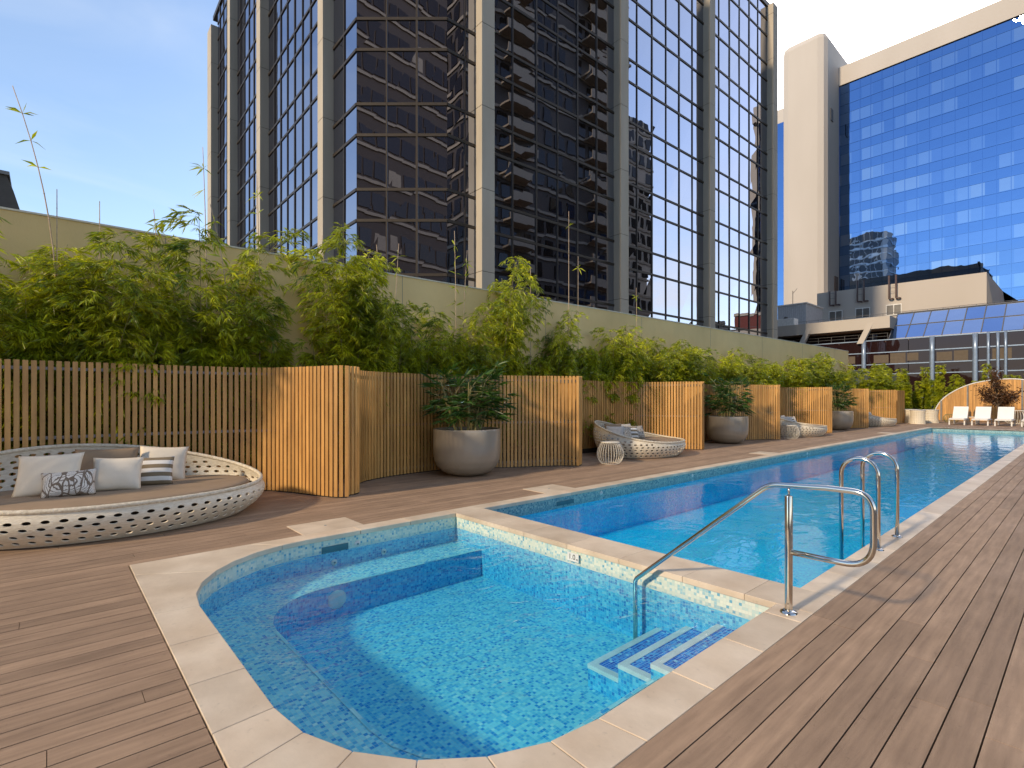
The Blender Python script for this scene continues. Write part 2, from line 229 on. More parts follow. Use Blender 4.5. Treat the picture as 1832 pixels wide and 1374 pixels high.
# ================================================================== mesh helpers
class MB:
    def __init__(s): s.v = []; s.f = []; s.m = []; s.uv = []
    def face(s, pts, mi=0, uv=None):
        b = len(s.v); s.v.extend([tuple(p) for p in pts]); s.f.append(tuple(range(b, b+len(pts)))); s.m.append(mi); s.uv.append(uv)
    def quadgrid(s, P, mi=0, closed=False, smooth=False):
        """P[i][j] grid of points, shared vertices"""
        b = len(s.v); nj = len(P[0])
        for row in P: s.v.extend([tuple(p) for p in row])
        for i in range(len(P)-(0 if closed else 1)):
            k = (i+1) % len(P)
            for j in range(nj-1):
                s.f.append((b+i*nj+j, b+k*nj+j, b+k*nj+j+1, b+i*nj+j+1)); s.m.append(mi); s.uv.append(None)
    def box(s, x0, x1, y0, y1, z0, z1, mi=0, T=None):
        c = [(x0, y0, z0), (x1, y0, z0), (x1, y1, z0), (x0, y1, z0), (x0, y0, z1), (x1, y0, z1), (x1, y1, z1), (x0, y1, z1)]
        if T: c = [tuple(T(p)) for p in c]
        b = len(s.v); s.v.extend(c)
        for q in ((0, 3, 2, 1), (4, 5, 6, 7), (0, 1, 5, 4), (1, 2, 6, 5), (2, 3, 7, 6), (3, 0, 4, 7)):
            s.f.append(tuple(b+i for i in q)); s.m.append(mi); s.uv.append(None)
    def prism(s, poly, z0, z1, mi=0):
        a = sum(poly[i][0]*poly[(i+1) % len(poly)][1]-poly[(i+1) % len(poly)][0]*poly[i][1] for i in range(len(poly)))
        if a < 0: poly = poly[::-1]
        b = len(s.v); n = len(poly)
        s.v.extend([(p[0], p[1], z0) for p in poly]); s.v.extend([(p[0], p[1], z1) for p in poly])
        s.f.append(tuple(b+n+i for i in range(n))); s.f.append(tuple(b+i for i in reversed(range(n)))); s.m += [mi, mi]; s.uv += [None, None]
        for i in range(n):
            k = (i+1) % n; s.f.append((b+i, b+k, b+n+k, b+n+i)); s.m.append(mi); s.uv.append(None)
    def tube(s, pts, r, seg=10, mi=0, cap=True, closed=False):
        P = [Vector(p) for p in pts]; n = len(P); rr = r if hasattr(r, '__len__') else [r]*n
        up = None; rows = []
        for i in range(n):
            if closed: d = P[(i+1) % n]-P[i-1]
            else: d = P[min(i+1, n-1)]-P[max(i-1, 0)]
            if d.length < 1e-9: d = Vector((0, 0, 1))
            d.normalize()
            if up is None: up = Vector((0, 0, 1)) if abs(d.z) < .9 else Vector((1, 0, 0))
            a = (up-d*up.dot(d)); a = a.normalized() if a.length > 1e-6 else d.orthogonal().normalized()
            up = a; c = d.cross(a)
            rows.append([P[i]+(a*math.cos(t)+c*math.sin(t))*rr[i] for t in [2*math.pi*k/seg for k in range(seg)]])
        b = len(s.v)
        for row in rows: s.v.extend([tuple(p) for p in row])
        for i in range(n if closed else n-1):
            k = (i+1) % n
            for j in range(seg):
                q = (j+1) % seg
                s.f.append((b+i*seg+j, b+i*seg+q, b+k*seg+q, b+k*seg+j)); s.m.append(mi); s.uv.append(None)
        if cap and not closed:
            s.f.append(tuple(b+j for j in reversed(range(seg)))); s.f.append(tuple(b+(n-1)*seg+j for j in range(seg))); s.m += [mi, mi]; s.uv += [None, None]
    def lathe(s, prof, c=(0, 0, 0), seg=40, mi=0):
        rows = []
        for k in range(seg):
            t = 2*math.pi*k/seg
            rows.append([(c[0]+r*math.cos(t), c[1]+r*math.sin(t), c[2]+z) for r, z in prof])
        s.quadgrid(rows, mi, closed=True)
    def build(s, name, mats, parent=None, smooth=False, bevel=0, solid=0):
        me = bpy.data.meshes.new(name); me.from_pydata(s.v, [], s.f)
        mats = mats if isinstance(mats, (list, tuple)) else [mats]
        for q in mats: me.materials.append(M[q])
        if len(mats) > 1: me.polygons.foreach_set('material_index', s.m)
        if any(u is not None for u in s.uv):
            ul = me.uv_layers.new(name='UVMap'); k = 0
            for f, u in zip(s.f, s.uv):
                for j in range(len(f)):
                    ul.data[k].uv = u[j] if u else (0, 0); k += 1
        if smooth: me.polygons.foreach_set('use_smooth', [True]*len(s.f))
        me.update()
        o = bpy.data.objects.new(name, me); COL.objects.link(o)
        if parent: o.parent = parent
        if solid:
            q = o.modifiers.new('solid', 'SOLIDIFY'); q.thickness = solid; q.offset = 0
        if bevel:
            q = o.modifiers.new('bevel', 'BEVEL'); q.width = bevel; q.segments = 2; q.limit_method = 'ANGLE'
        return o
def tag(o, label=None, cat=None, group=None, kind=None):
    if label: o['label'] = label
    if cat: o['category'] = cat
    if group: o['group'] = group
    if kind: o['kind'] = kind
    return o
def empty(name, loc, rz, label, cat, group=None):
    o = bpy.data.objects.new(name, None); COL.objects.link(o); o.empty_display_size = .2
    o.location = loc; o.rotation_euler = (0, 0, rz); return tag(o, label, cat, group)
def copy_tree(o, loc, rz=None, label=None, scale=None):
    def rec(a, par):
        c = a.copy(); COL.objects.link(c)
        if par: c.parent = par
        for ch in [x for x in COL.objects if x.parent == a]: rec(ch, c)
        return c
    c = rec(o, None); c.location = loc
    if rz is not None: c.rotation_euler = (0, 0, rz)
    if label: c['label'] = label
    if scale: c.scale = scale
    return c
def spline(P, n=12):
    out = []
    for i in range(len(P)-1):
        p0 = Vector(P[max(i-1, 0)]); p1 = Vector(P[i]); p2 = Vector(P[i+1]); p3 = Vector(P[min(i+2, len(P)-1)])
        for k in range(n):
            t = k/n
            out.append(.5*((2*p1)+(p2-p0)*t+(2*p0-5*p1+4*p2-p3)*t*t+(3*p1-p0-3*p2+p3)*t**3))
    out.append(Vector(P[-1])); return out
def resample(P, step):
    out = [P[0].copy()]; acc = 0
    for i in range(len(P)-1):
        a, b = P[i], P[i+1]; d = (b-a).length; t = step-acc
        while t <= d: out.append(a+(b-a)*(t/d)); t += step
        acc = (acc+d) % step
    return out
random.seed(7)

# ================================================================== ground, deck
g = MB(); g.face([(-1500, -1500, -16), (1500, -1500, -16), (1500, 1500, -16), (-1500, 1500, -16)]); tag(g.build('ground', 'asphalt'), kind='structure')
CX0, CX1, CY0, CY1 = -5.770, -1.299, .545, 34.3          # coping outline
d = MB(); rnd = random.Random(3)
PITCH = .1397
for k in range(-73, 100):
    x0 = -.880+PITCH*k; x1 = x0+PITCH-.0066
    spans = [(-9, 49.5)]
    if x0+.02 > CX0 and x1-.02 < CX1: spans = [(-9, CY0-.006), (CY1+.006, 49.5)]
    for ya, yb in spans:
        y = ya-rnd.uniform(0, 4.5)
        while y < yb:
            ln = rnd.choice([3.0, 3.6, 5.4, 5.4, 5.4]); a, b = max(y, ya), min(y+ln-.003, yb)
            if b-a > .004: d.box(x0, x1, a, b, -.022, rnd.uniform(-.0008, 0))
            y += ln
tag(d.build('deck', 'board'), kind='structure')
d = MB()
d.box(-11, CX0, -9, 49.6, -.3, -.03); d.box(CX1, 13.2, -9, 49.6, -.3, -.03); d.box(CX0, CX1, -9, CY0, -.3, -.031); d.box(CX0, CX1, CY1, 49.6, -.3, -.031)
tag(d.build('deck_base', 'under'), kind='structure')
d = MB(); d.box(-14, 13.3, -9.5, 50, -16, -1.6); tag(d.build('terrace_slab', 'grey_wall'), kind='structure')

# ================================================================== pools
IX0, IX1 = -5.545, -1.545
SY0, SY1, LY0, LY1 = .82, 3.97, 4.43, 34.0
def arc(cx, cy, r, a0, a1, n): return [(cx+r*math.cos(R(a0+(a1-a0)*i/n)), cy+r*math.sin(R(a0+(a1-a0)*i/n))) for i in range(n+1)]
spa_in = [(IX0, SY1)]+arc(IX0+1.24, SY0+1.24, 1.24, 180, 270, 7)+arc(IX1-1.1, SY0+1.1, 1.1, 270, 360, 6)+[(IX1, SY1)]
def inset(P, dd):      # offset outwards (polyline runs counter-clockwise round the basin)
    out = []
    for i, p in enumerate(P):
        a = Vector(P[max(i-1, 0)]); b = Vector(P[min(i+1, len(P)-1)]); t = (b-a).normalized(); out.append((p[0]+t.y*dd, p[1]-t.x*dd))
    return out
spa_wall = inset(spa_in, .02); spa_wall[0] = (spa_wall[0][0], SY1+.012); spa_wall[-1] = (spa_wall[-1][0], SY1+.012)
ZW = -.148; ZF = -.68; ZB = -.36
def wallstrip(mb, P, z0, z1, mi, u0=0):
    u = u0
    for i in range(len(P)-1):
        a, b = P[i], P[i+1]; ln = math.hypot(b[0]-a[0], b[1]-a[1])
        mb.face([(a[0], a[1], z0), (b[0], b[1], z0), (b[0], b[1], z1), (a[0], a[1], z1)][::-1], mi, [(u, z0), (u+ln, z0), (u+ln, z1), (u, z1)][::-1]); u += ln
def flat(mb, poly, z, mi):
    a = sum(poly[i][0]*poly[(i+1) % len(poly)][1]-poly[(i+1) % len(poly)][0]*poly[i][1] for i in range(len(poly)))
    if a < 0: poly = poly[::-1]
    mb.face([(p[0], p[1], z) for p in poly], mi, [(p[0], p[1]) for p in poly])
BANDZ = -.185
spa = empty('spa_pool', (0, 0, 0), 0, 'small spa pool with rounded corners and pale blue mosaic, nearest the camera', 'pool')
sh = MB()
ring = spa_wall+[spa_wall[0]]
wallstrip(sh, ring, BANDZ, -.02, 1); wallstrip(sh, ring, ZF-.02, BANDZ, 2)
flat(sh, [(-5.7, .7), (-1.4, .7), (-1.4, 4.0), (-5.7, 4.0)], ZF, 0)
sh.build('shell', ['spa_floor', 'spa_band', 'spa_wall'], spa)
bn = MB()
inn = [(-5.02, SY1+.02)]+arc(-5.02+.66, 1.37+.66, .66, 180, 270, 7)+arc(-1.95-.75, 1.37+.75, .75, 270, 360, 6)+[(-1.95, 3.052)]
poly = spa_wall[:-1]+[(spa_wall[-1][0], 3.052)]+inn[::-1]
flat(bn, poly, ZB, 0); wallstrip(bn, inn, ZF, ZB, 1)
bn.build('bench', ['spa_floor', 'spa_wall'], spa)
em = MB()      # pale edging row on the bench
e2 = inset(inn, .028)
for i in range(len(inn)-1):
    em.face([(inn[i][0], inn[i][1], ZB+.003), (e2[i][0], e2[i][1], ZB+.003), (e2[i+1][0], e2[i+1][1], ZB+.003), (inn[i+1][0], inn[i+1][1], ZB+.003)], 0, [(0, 0), (.03, 0), (.03, .3), (0, .3)])
em.build('bench_edge', ['spa_floor'], spa)
for k, (xo, zt) in enumerate([(-2.55, -.51), (-2.27, -.405), (-2.0, -.30)]):
    s_ = MB(); x1 = spa_wall[-1][0]; yn = 3.05; y1 = SY1+.01
    if k == 0: x1 = -2.27
    if k == 1: x1 = -2.0
    flat(s_, [(xo, yn), (x1, yn), (x1, y1), (xo, y1)], zt, 1)
    wallstrip(s_, [(xo, y1), (xo, yn), (x1 if k < 2 else x1, yn)], ZF, zt, 2)
    so = s_.build('step', ['spa_floor', 'step_tile', 'spa_wall'], spa)
    nz = MB(); w = .055
    nz.box(xo-.003, xo+w, yn-.003, y1, zt-.028, zt+.004); nz.box(xo+w, x1, yn-.003, yn+w, zt-.028, zt+.004)
    nz.build('nosing', 'white_paint', so)
# coping round the spa: slabs between joint lines
cp = MB(); bed = MB()
def slab(poly): cp.prism(poly, -.044, .006)
def shrink(poly, dd=.0022):
    cx = sum(p[0] for p in poly)/len(poly); cy = sum(p[1] for p in poly)/len(poly); out = []
    for p in poly:
        v = Vector((p[0]-cx, p[1]-cy)); l_ = v.length; v *= (l_-dd*1.4)/l_; out.append((cx+v.x, cy+v.y))
    return out
joints = []   # (index in spa_in, outer point)
left = [3.35, 2.72]
P = [(IX0, y) for y in (SY1, 3.3, 2.65)]+spa_in[1:8]+[spa_in[8]]+[(-3.9, SY0), (-3.45, SY0), (-3.0, SY0)]+spa_in[9:]
P = []
J = {}
def addp(p, outp=None):
    P.append(p)
    if outp: J[len(P)-1] = outp
addp((IX0, SY1+.0), (CX0, SY1)); addp((IX0, 3.3), (CX0, 3.3)); addp((IX0, 2.65), (CX0, 2.65))
A1 = spa_in[1:9]
for i, p in enumerate(A1):
    o_ = None
    if i == 1: o_ = (CX0, 1.55)
    if i == 4: o_ = (CX0+.35, CY0)
    if i == 7: o_ = (-4.35, CY0)
    addp(p, o_)
addp((-3.72, SY0), (-3.72, CY0)); addp((-3.14, SY0), (-3.14, CY0))
A2 = spa_in[9:16]
oo = {0: (-2.62, CY0), 1: (-2.28, CY0), 2: (-1.85, CY0), 3: (CX1, .72), 4: (CX1, 1.28), 5: (CX1, 1.62), 6: (CX1, 1.95)}
for i, p in enumerate(A2): addp(p, oo[i])
for y in (2.55, 3.15, 3.75): addp((IX1, y), (CX1, y))
addp((IX1, SY1), (CX1, SY1))
ks = sorted(J)
for a, b in zip(ks[:-1], ks[1:]):
    oa, ob = J[a], J[b]; corner = []
    if abs(oa[0]-CX0) < 1e-6 and abs(ob[1]-CY0) < 1e-6 and abs(ob[0]-CX0) > 1e-6: corner = [(CX0, CY0)]
    if abs(oa[1]-CY0) < 1e-6 and abs(ob[0]-CX1) < 1e-6: corner = [(CX1, CY0)]
    poly = P[a:b+1]+[ob]+corner[::-1]+[oa]
    slab(shrink(poly)); bed.prism(shrink(poly, .006), -.036, -.001)
cp.build('coping', 'travertine', spa, bevel=.004); 
bedo = bed.build('coping_bed', 'grout', spa)
# jets, drain, depth marker in the spa wall
for (x, y, z) in ((-5.563, 2.62, -.145), (-5.563, 2.95, -.30), (-5.563, 2.35, -.30)):
    j = MB(); j.lathe([(0, .012), (.012, .012), (.014, .004), (.03, .006), (.034, 0)], seg=20)
    jo = j.build('jet_nozzle', 'white_paint', spa, smooth=True); jo.location = (x, y, z); jo.rotation_euler = (0, R(90), 0)
    q = MB(); q.lathe([(0, .0135), (.011, .0135)], seg=14); qo = q.build('jet_hole', 'dark_plastic', jo)
j = MB(); j.box(0, .006, -.15, .15, -.035, .035); jo = j.build('skimmer_mouth', 'dark_plastic', spa); jo.location = (-5.564, 2.36, ZW+.0)
j = MB(); j.lathe([(0, .008), (.07, .008), (.09, .003), (.095, 0)], seg=24); jo = j.build('drain_cover', 'white_paint', spa, smooth=True); jo.location = (-5.018, 2.15, -.50); jo.rotation_euler = (0, R(90), 0)
dm = empty('depth_marker', (-3.5, SY1-.002, -.10), 0, 'small white depth tile reading 1.0 m on the spa waterline band', 'depth marker')
q = MB(); q.box(-.075, .075, -.014, -.0225+.004, -.042, .042); q.build('plate', 'print_white', dm)
def text(body, size, mat_, parent, loc, rot, ext=.0006, name='lettering'):
    cu = bpy.data.curves.new(name, 'FONT'); cu.body = body; cu.size = size; cu.extrude = ext; cu.align_x = 'CENTER'; cu.align_y = 'CENTER'
    t_ = bpy.data.objects.new(name, cu); COL.objects.link(t_)
    dg = bpy.context.evaluated_depsgraph_get(); me = bpy.data.meshes.new_from_object(t_.evaluated_get(dg))
    bpy.data.objects.remove(t_); o = bpy.data.objects.new(name, me); COL.objects.link(o); me.materials.clear(); me.materials.append(M[mat_])
    o.parent = parent; o.location = loc; o.rotation_euler = rot; return o
text('1.0', .075, 'print_black', dm, (-.012, -.0195, 0), (R(90), 0, 0)); text('m', .038, 'print_black', dm, (.055, -.0195, -.015), (R(90), 0, 0))
# lap pool
lap = empty('lap_pool', (0, 0, 0), 0, 'long rectangular lap pool with deep blue water running down the terrace', 'pool')
ZL = -.80
rl = [(IX0-.02, LY1+.02), (IX0-.02, LY0-.02), (IX1+.02, LY0-.02), (IX1+.02, LY1+.02), (IX0-.02, LY1+.02)]
s_ = MB(); wallstrip(s_, rl, -.215, -.02, 1); wallstrip(s_, rl, ZL, -.215, 0)
flat(s_, [(IX0-.1, LY0-.1), (IX1+.1, LY0-.1), (IX1+.1, LY1+.1), (IX0-.1, LY1+.1)], ZL, 0)
s_.build('shell', ['lap_floor', 'lap_band_shaded'], lap)
cp = MB(); bed = MB(); rj = random.Random(5)
def run(x0, x1, ya, yb, st=.6):
    y = ya
    while y < yb-.01:
        e = min(y+st, yb); poly = [(x0, y), (x1, y), (x1, e), (x0, e)]
        cp.prism([(x0, y+.0015), (x1, y+.0015), (x1, e-.0015), (x0, e-.0015)], -.044, .006); bed.prism([(x0+.006, y), (x1-.006, y), (x1-.006, e), (x0+.006, e)], -.036, -.001); y = e
run(CX0, IX0, LY0, LY1); run(IX1, CX1, LY0, LY1)
x = CX0
for e in (-5.545, -4.9, -4.25, -3.6, -2.95, -2.3, -1.78, CX1):     # slabs between the two pools
    cp.prism([(x+.0015, SY1), (e-.0015, SY1), (e-.0015, LY0), (x+.0015, LY0)], -.044, .0062); bed.prism([(x, SY1+.007), (e, SY1+.007), (e, LY0-.007), (x, LY0-.007)], -.036, -.001); x = e
x = CX0
for e in (-5.2, -4.6, -4.0, -3.4, -2.8, -2.2, -1.6, CX1):
    cp.prism([(x+.0015, LY1), (e-.0015, LY1), (e-.0015, CY1), (x+.0015, CY1)], -.044, .0061); bed.prism([(x, LY1), (e, LY1), (e, CY1), (x, CY1)], -.036, -.001); x = e
cp.build('coping', 'travertine', lap, bevel=.004); bed.build('coping_bed', 'grout', lap)
for y in (7.0, 10.0, 16.5, 23.5):
    j = MB(); j.lathe([(0, .012), (.012, .012), (.014, .004), (.03, .006), (.034, 0)], seg=20)
    jo = j.build('jet_nozzle', 'white_paint', lap, smooth=True); jo.location = (-5.563, y, -.10); jo.rotation_euler = (0, R(90), 0)
j = MB(); j.box(0, .006, -.2, .2, -.035, .03); jo = j.build('skimmer_mouth', 'dark_plastic', lap); jo.location = (-5.564, 6.1, ZW+.01)
# water
wv = MB(); wp = inset(spa_in, .035); wp[0] = (wp[0][0], SY1+.03); wp[-1] = (wp[-1][0], SY1+.03); wv.prism(wp, ZF-.05, ZW); tag(wv.build('water', 'water_spa'), kind='structure')
wv = MB(); wv.box(IX0-.04, IX1+.04, LY0-.04, LY1+.04, ZL-.05, ZW); tag(wv.build('water', 'water_lap'), kind='structure')
# skimmer lids in the deck
for i, (ya, where) in enumerate([(2.08, 'beside the spa pool'), (5.85, 'beside the near end of the lap pool'), (14.3, 'beside the lap pool near the second planter'), (26.9, 'beside the lap pool near the far planter')]):
    e_ = empty('skimmer_cover', (-6.03, ya+.36, 0), 0, 'square cream stone cover '+where, 'access cover', 'stone covers in the deck')
    q = MB(); q.box(-.262, .262, -.355, .355, -.02, .007); q.build('stone_panel', 'travertine', e_, bevel=.003)
    q = MB(); q.lathe([(0, .0085), (.013, .0085), (.015, .007)], seg=14); q.build('lifting_hole', 'dark_plastic', e_)

# ================================================================== rails
def bendpath(P, r, n=8):
    out = [Vector(P[0])]
    for i in range(1, len(P)-1):
        p = Vector(P[i]); a = (Vector(P[i-1])-p).normalized(); b = (Vector(P[i+1])-p).normalized()
        ri = r[i-1] if hasattr(r, '__len__') else r
        ang = a.angle(b); dd = min(ri/math.tan(ang/2), (Vector(P[i-1])-p).length*.499, (Vector(P[i+1])-p).length*.499)
        s0, s1 = p+a*dd, p+b*dd
        for k in range(n+1):
            t = k/n; out.append(s0*(1-t)**2+p*2*t*(1-t)+s1*t*t)
    out.append(Vector(P[-1])); return out
hr = empty('handrail', (-1.42, 3.86, 0), 0, 'polished steel stair handrail with P-shaped end slanting down into the spa', 'handrail')
q = MB(); q.tube(bendpath([(-1.27, 0, -.68), (-1.27, 0, -.09), (-.13, 0, .885), (.24, 0, .905), (.50, 0, .905), (.50, 0, .43), (.0, 0, .43)], [.07, .22, .1, .19, .17], 10), .0195, 16); q.build('rail', 'steel', hr, smooth=True)
q = MB(); q.tube([(0, 0, 0), (0, 0, .82)], .0255, 20); q.build('post', 'steel', hr, smooth=True, bevel=.003)
q = MB(); q.tube([(0, 0, .82), (0, 0, .885)], .0075, 12); q.build('pin', 'steel', hr, smooth=True)
q = MB(); q.lathe([(.0, .022), (.03, .022), (.052, .012), (.056, .0)], c=(0, 0, .0045), seg=28); q.build('base_flange', 'steel', hr, smooth=True)
ld = empty('pool_ladder', (-1.42, 6.12, 0), 0, 'polished steel ladder with two hooped rails on the lap pool edge', 'ladder')
for dy in (0, .74):
    pts = [Vector((0, dy, 0)), Vector((0, dy, .73))]+[Vector((-.16+.16*math.cos(a), dy, .73+.165*math.sin(a))) for a in [math.pi*k/14 for k in range(1, 15)]]+[Vector((-.32, dy, -.72))]
    q = MB(); q.tube(pts, .0205, 16); ro = q.build('hoop_rail', 'steel', ld, smooth=True)
    q = MB(); q.lathe([(0, .02), (.026, .02), (.046, .011), (.05, 0)], c=(0, dy, .0045), seg=26); q.build('base_flange', 'steel', ro, smooth=True)
for z in (-.30, -.55): q = MB(); q.box(-.36, -.28, .02, .72, z-.012, z+.012); q.build('tread', 'steel', ld)

# ================================================================== timber screens (serpentine slatted fence)
NOSE = [-2.05, 3.45, 8.82, 14.35, 19.95, 25.5, 30.95, 36.5]
def offs(bed):
    v = -9.22 if bed else -8.98
    if bed: return [(0, -7.52), (.24, -7.66), (.45, -8.2), (.75, -8.8), (1.4, v+.08), (2.4, v), (3.6, v), (4.55, -9.05), (4.9, -8.6), (5.15, -7.95), (5.3, -7.62)]
    return [(0, -7.52), (.24, -7.66), (.45, -8.15), (.78, -8.6), (1.5, -8.88), (2.5, v), (3.3, -8.9), (3.9, -8.45), (4.5, -8.12), (5.1, -7.84), (5.35, -7.6)]
names = ['behind the nearest large daybed', 'curving round behind the first planter', 'behind the second daybed', 'curving round behind the second planter', 'behind the third daybed', 'behind the third planter', 'behind the farthest daybed']
FH = 2.0
for b in range(7):
    y0 = NOSE[b]; of = offs(b % 2 == 0)
    sc_ = (NOSE[b+1]-NOSE[b])/5.5
    pts = [(x-(.12 if b else 0)*(1 if dy < 5 else .8), y0+dy*sc_, 0) for dy, x in of]+[(-7.5-(.1 if b >= 1 else .02), NOSE[b+1]-.06, 0)]
    if b == 0: pts = [(x, y, z) for (x, y, z) in pts]
    cur = resample(spline(pts, 14), .0825)
    fn = empty('timber_screen', (-9.2, y0+2.7, 0), 0, 'curved screen of upright honey timber slats '+names[b], 'fence', 'slatted timber screens along the planting')
    s_ = MB(); r1 = MB(); base = Vector(fn.location)
    for i, p in enumerate(cur):
        t = (cur[min(i+1, len(cur)-1)]-cur[max(i-1, 0)]).normalized(); nn = Vector((t.y, -t.x, 0))
        q0 = p-base; a = t*.0275; c = nn*.011
        zt = FH+random.uniform(-.002, .002)
        C = [q0-a-c, q0+a-c, q0+a+c, q0-a+c]; bb = len(s_.v)
        s_.v.extend([(k.x, k.y, .018) for k in C]); s_.v.extend([(k.x, k.y, zt) for k in C])
        for f in ((0, 3, 2, 1), (4, 5, 6, 7), (0, 1, 5, 4), (1, 2, 6, 5), (2, 3, 7, 6), (3, 0, 4, 7)): s_.f.append(tuple(bb+j for j in f)); s_.m.append(0); s_.uv.append(None)
    s_.build('slats', 'slat', fn)
    for z0 in (.12, .98, 1.9):
        r1 = MB(); rows = []
        for i, p in enumerate(cur[::3]):
            ii = min(i*3, len(cur)-1); t = (cur[min(ii+1, len(cur)-1)]-cur[max(ii-1, 0)]).normalized(); nn = Vector((t.y, -t.x, 0)); q0 = p-base-nn*.014
            rows.append([(q0.x, q0.y, z0-.02), (q0.x, q0.y, z0+.02), (q0.x-nn.x*.03, q0.y-nn.y*.03, z0+.02), (q0.x-nn.x*.03, q0.y-nn.y*.03, z0-.02), (q0.x, q0.y, z0-.02)])
        r1.quadgrid(rows); r1.build('rail', 'rail', fn)
    k = MB(); rows = []
    for i, p in enumerate(cur):
        t = (cur[min(i+1, len(cur)-1)]-cur[max(i-1, 0)]).normalized(); nn = Vector((t.y, -t.x, 0)); q0 = p-base-nn*.006
        rows.append([(q0.x+nn.x*.01, q0.y+nn.y*.01, .0005), (q0.x+nn.x*.01, q0.y+nn.y*.01, .016), (q0.x-nn.x*.02, q0.y-nn.y*.02, .016)])
    k.quadgrid(rows); k.build('base_track', 'mullion', fn)
# last short return panel
fn = empty('timber_screen', (-8.3, 38.0, 0), 0, 'short plain brown end panel at the far end of the slatted screens', 'fence')
s_ = MB(); 
for i in range(22): s_.box(-.02, .02, i*.0825-.6, i*.0825-.545, .02, 1.98)
s_.build('slats', 'slat', fn); fn.location = (-7.75, 38.0, 0)
q = MB(); q.box(-.06, -.025, -.6, 1.2, .02, 1.96); q.build('backing', 'brownwall', fn)

# planting bed and boundary wall
q = MB(); q.box(-10.9, -9.3, -9, 49, -.3, .12); tag(q.build('planting_bed', 'soil'), kind='structure')
wa = empty('boundary_wall', (-10.62, 0, 0), R(-1.6), 'long rendered ochre wall behind the bamboo, taller than the timber screens', 'wall')
q = MB(); q.box(-.25, 0, -14, 35.2, -.3, 4.27); q.build('wall_face', 'wall', wa)
q = MB(); q.box(-.27, .02, -14, 35.22, 4.272, 4.30); q.build('capping', 'cap', wa)
q = MB()
for k in range(11): q.box(0, .0025, -12+k*4.5, -11.988+k*4.5, -.2, 4.268)
q.build('joint', 'grout', wa)
wb = empty('low_wall', (-10.2, 42, 0), R(-1.6), 'lower grey wall beyond the end of the ochre wall', 'wall')
q = MB(); q.box(-.3, 0, -6.8, 8.2, -.3, 3.3); q.build('wall_face', 'grey_wall', wb)
q = MB(); q.box(-.32, .02, -6.8, 8.22, 3.302, 3.34); q.build('capping', 'cap', wb)

# ================================================================== foliage
def mesh_np(name, V, F, m, parent):
    me = bpy.data.meshes.new(name); me.vertices.add(len(V)); me.vertices.foreach_set('co', np.asarray(V, dtype=np.float32).ravel())
    F = np.asarray(F, dtype=np.int32); k = F.shape[1]
    me.loops.add(F.size); me.loops.foreach_set('vertex_index', F.ravel()); me.polygons.add(len(F))
    me.polygons.foreach_set('loop_start', np.arange(0, F.size, k, dtype=np.int32)); me.polygons.foreach_set('loop_total', np.full(len(F), k, dtype=np.int32))
    me.materials.append(M[m]); me.update(calc_edges=True); o = bpy.data.objects.new(name, me); COL.objects.link(o); o.parent = parent; return o
def leaves(B, D, Ln, Wd, rng, fold=.25, droop=.25):
    """each leaf is a narrow folded kite: base, two sides, bent tip -> 4 triangles on 5 verts"""
    n = len(B); D = D/np.linalg.norm(D, axis=1, keepdims=True)
    rv = rng.normal(size=(n, 3)); S = np.cross(D, rv); S /= np.linalg.norm(S, axis=1, keepdims=True)
    U = np.cross(S, D)
    Ln = Ln[:, None]; Wd = Wd[:, None]
    mid = B+D*Ln*.42; tip = B+D*Ln; tip[:, 2] -= (Ln[:, 0]*droop)
    mid[:, 2] -= Ln[:, 0]*droop*.12
    a = mid+S*Wd*.5+U*Wd*fold; b = mid-S*Wd*.5+U*Wd*fold
    V = np.stack([B, a, tip, b, mid], 1).reshape(-1, 3)
    i = (np.arange(n)*5)[:, None]
    F = np.concatenate([i+np.array([[0, 1, 4]]), i+np.array([[1, 2, 4]]), i+np.array([[2, 3, 4]]), i+np.array([[3, 0, 4]])], 0)
    return V, F
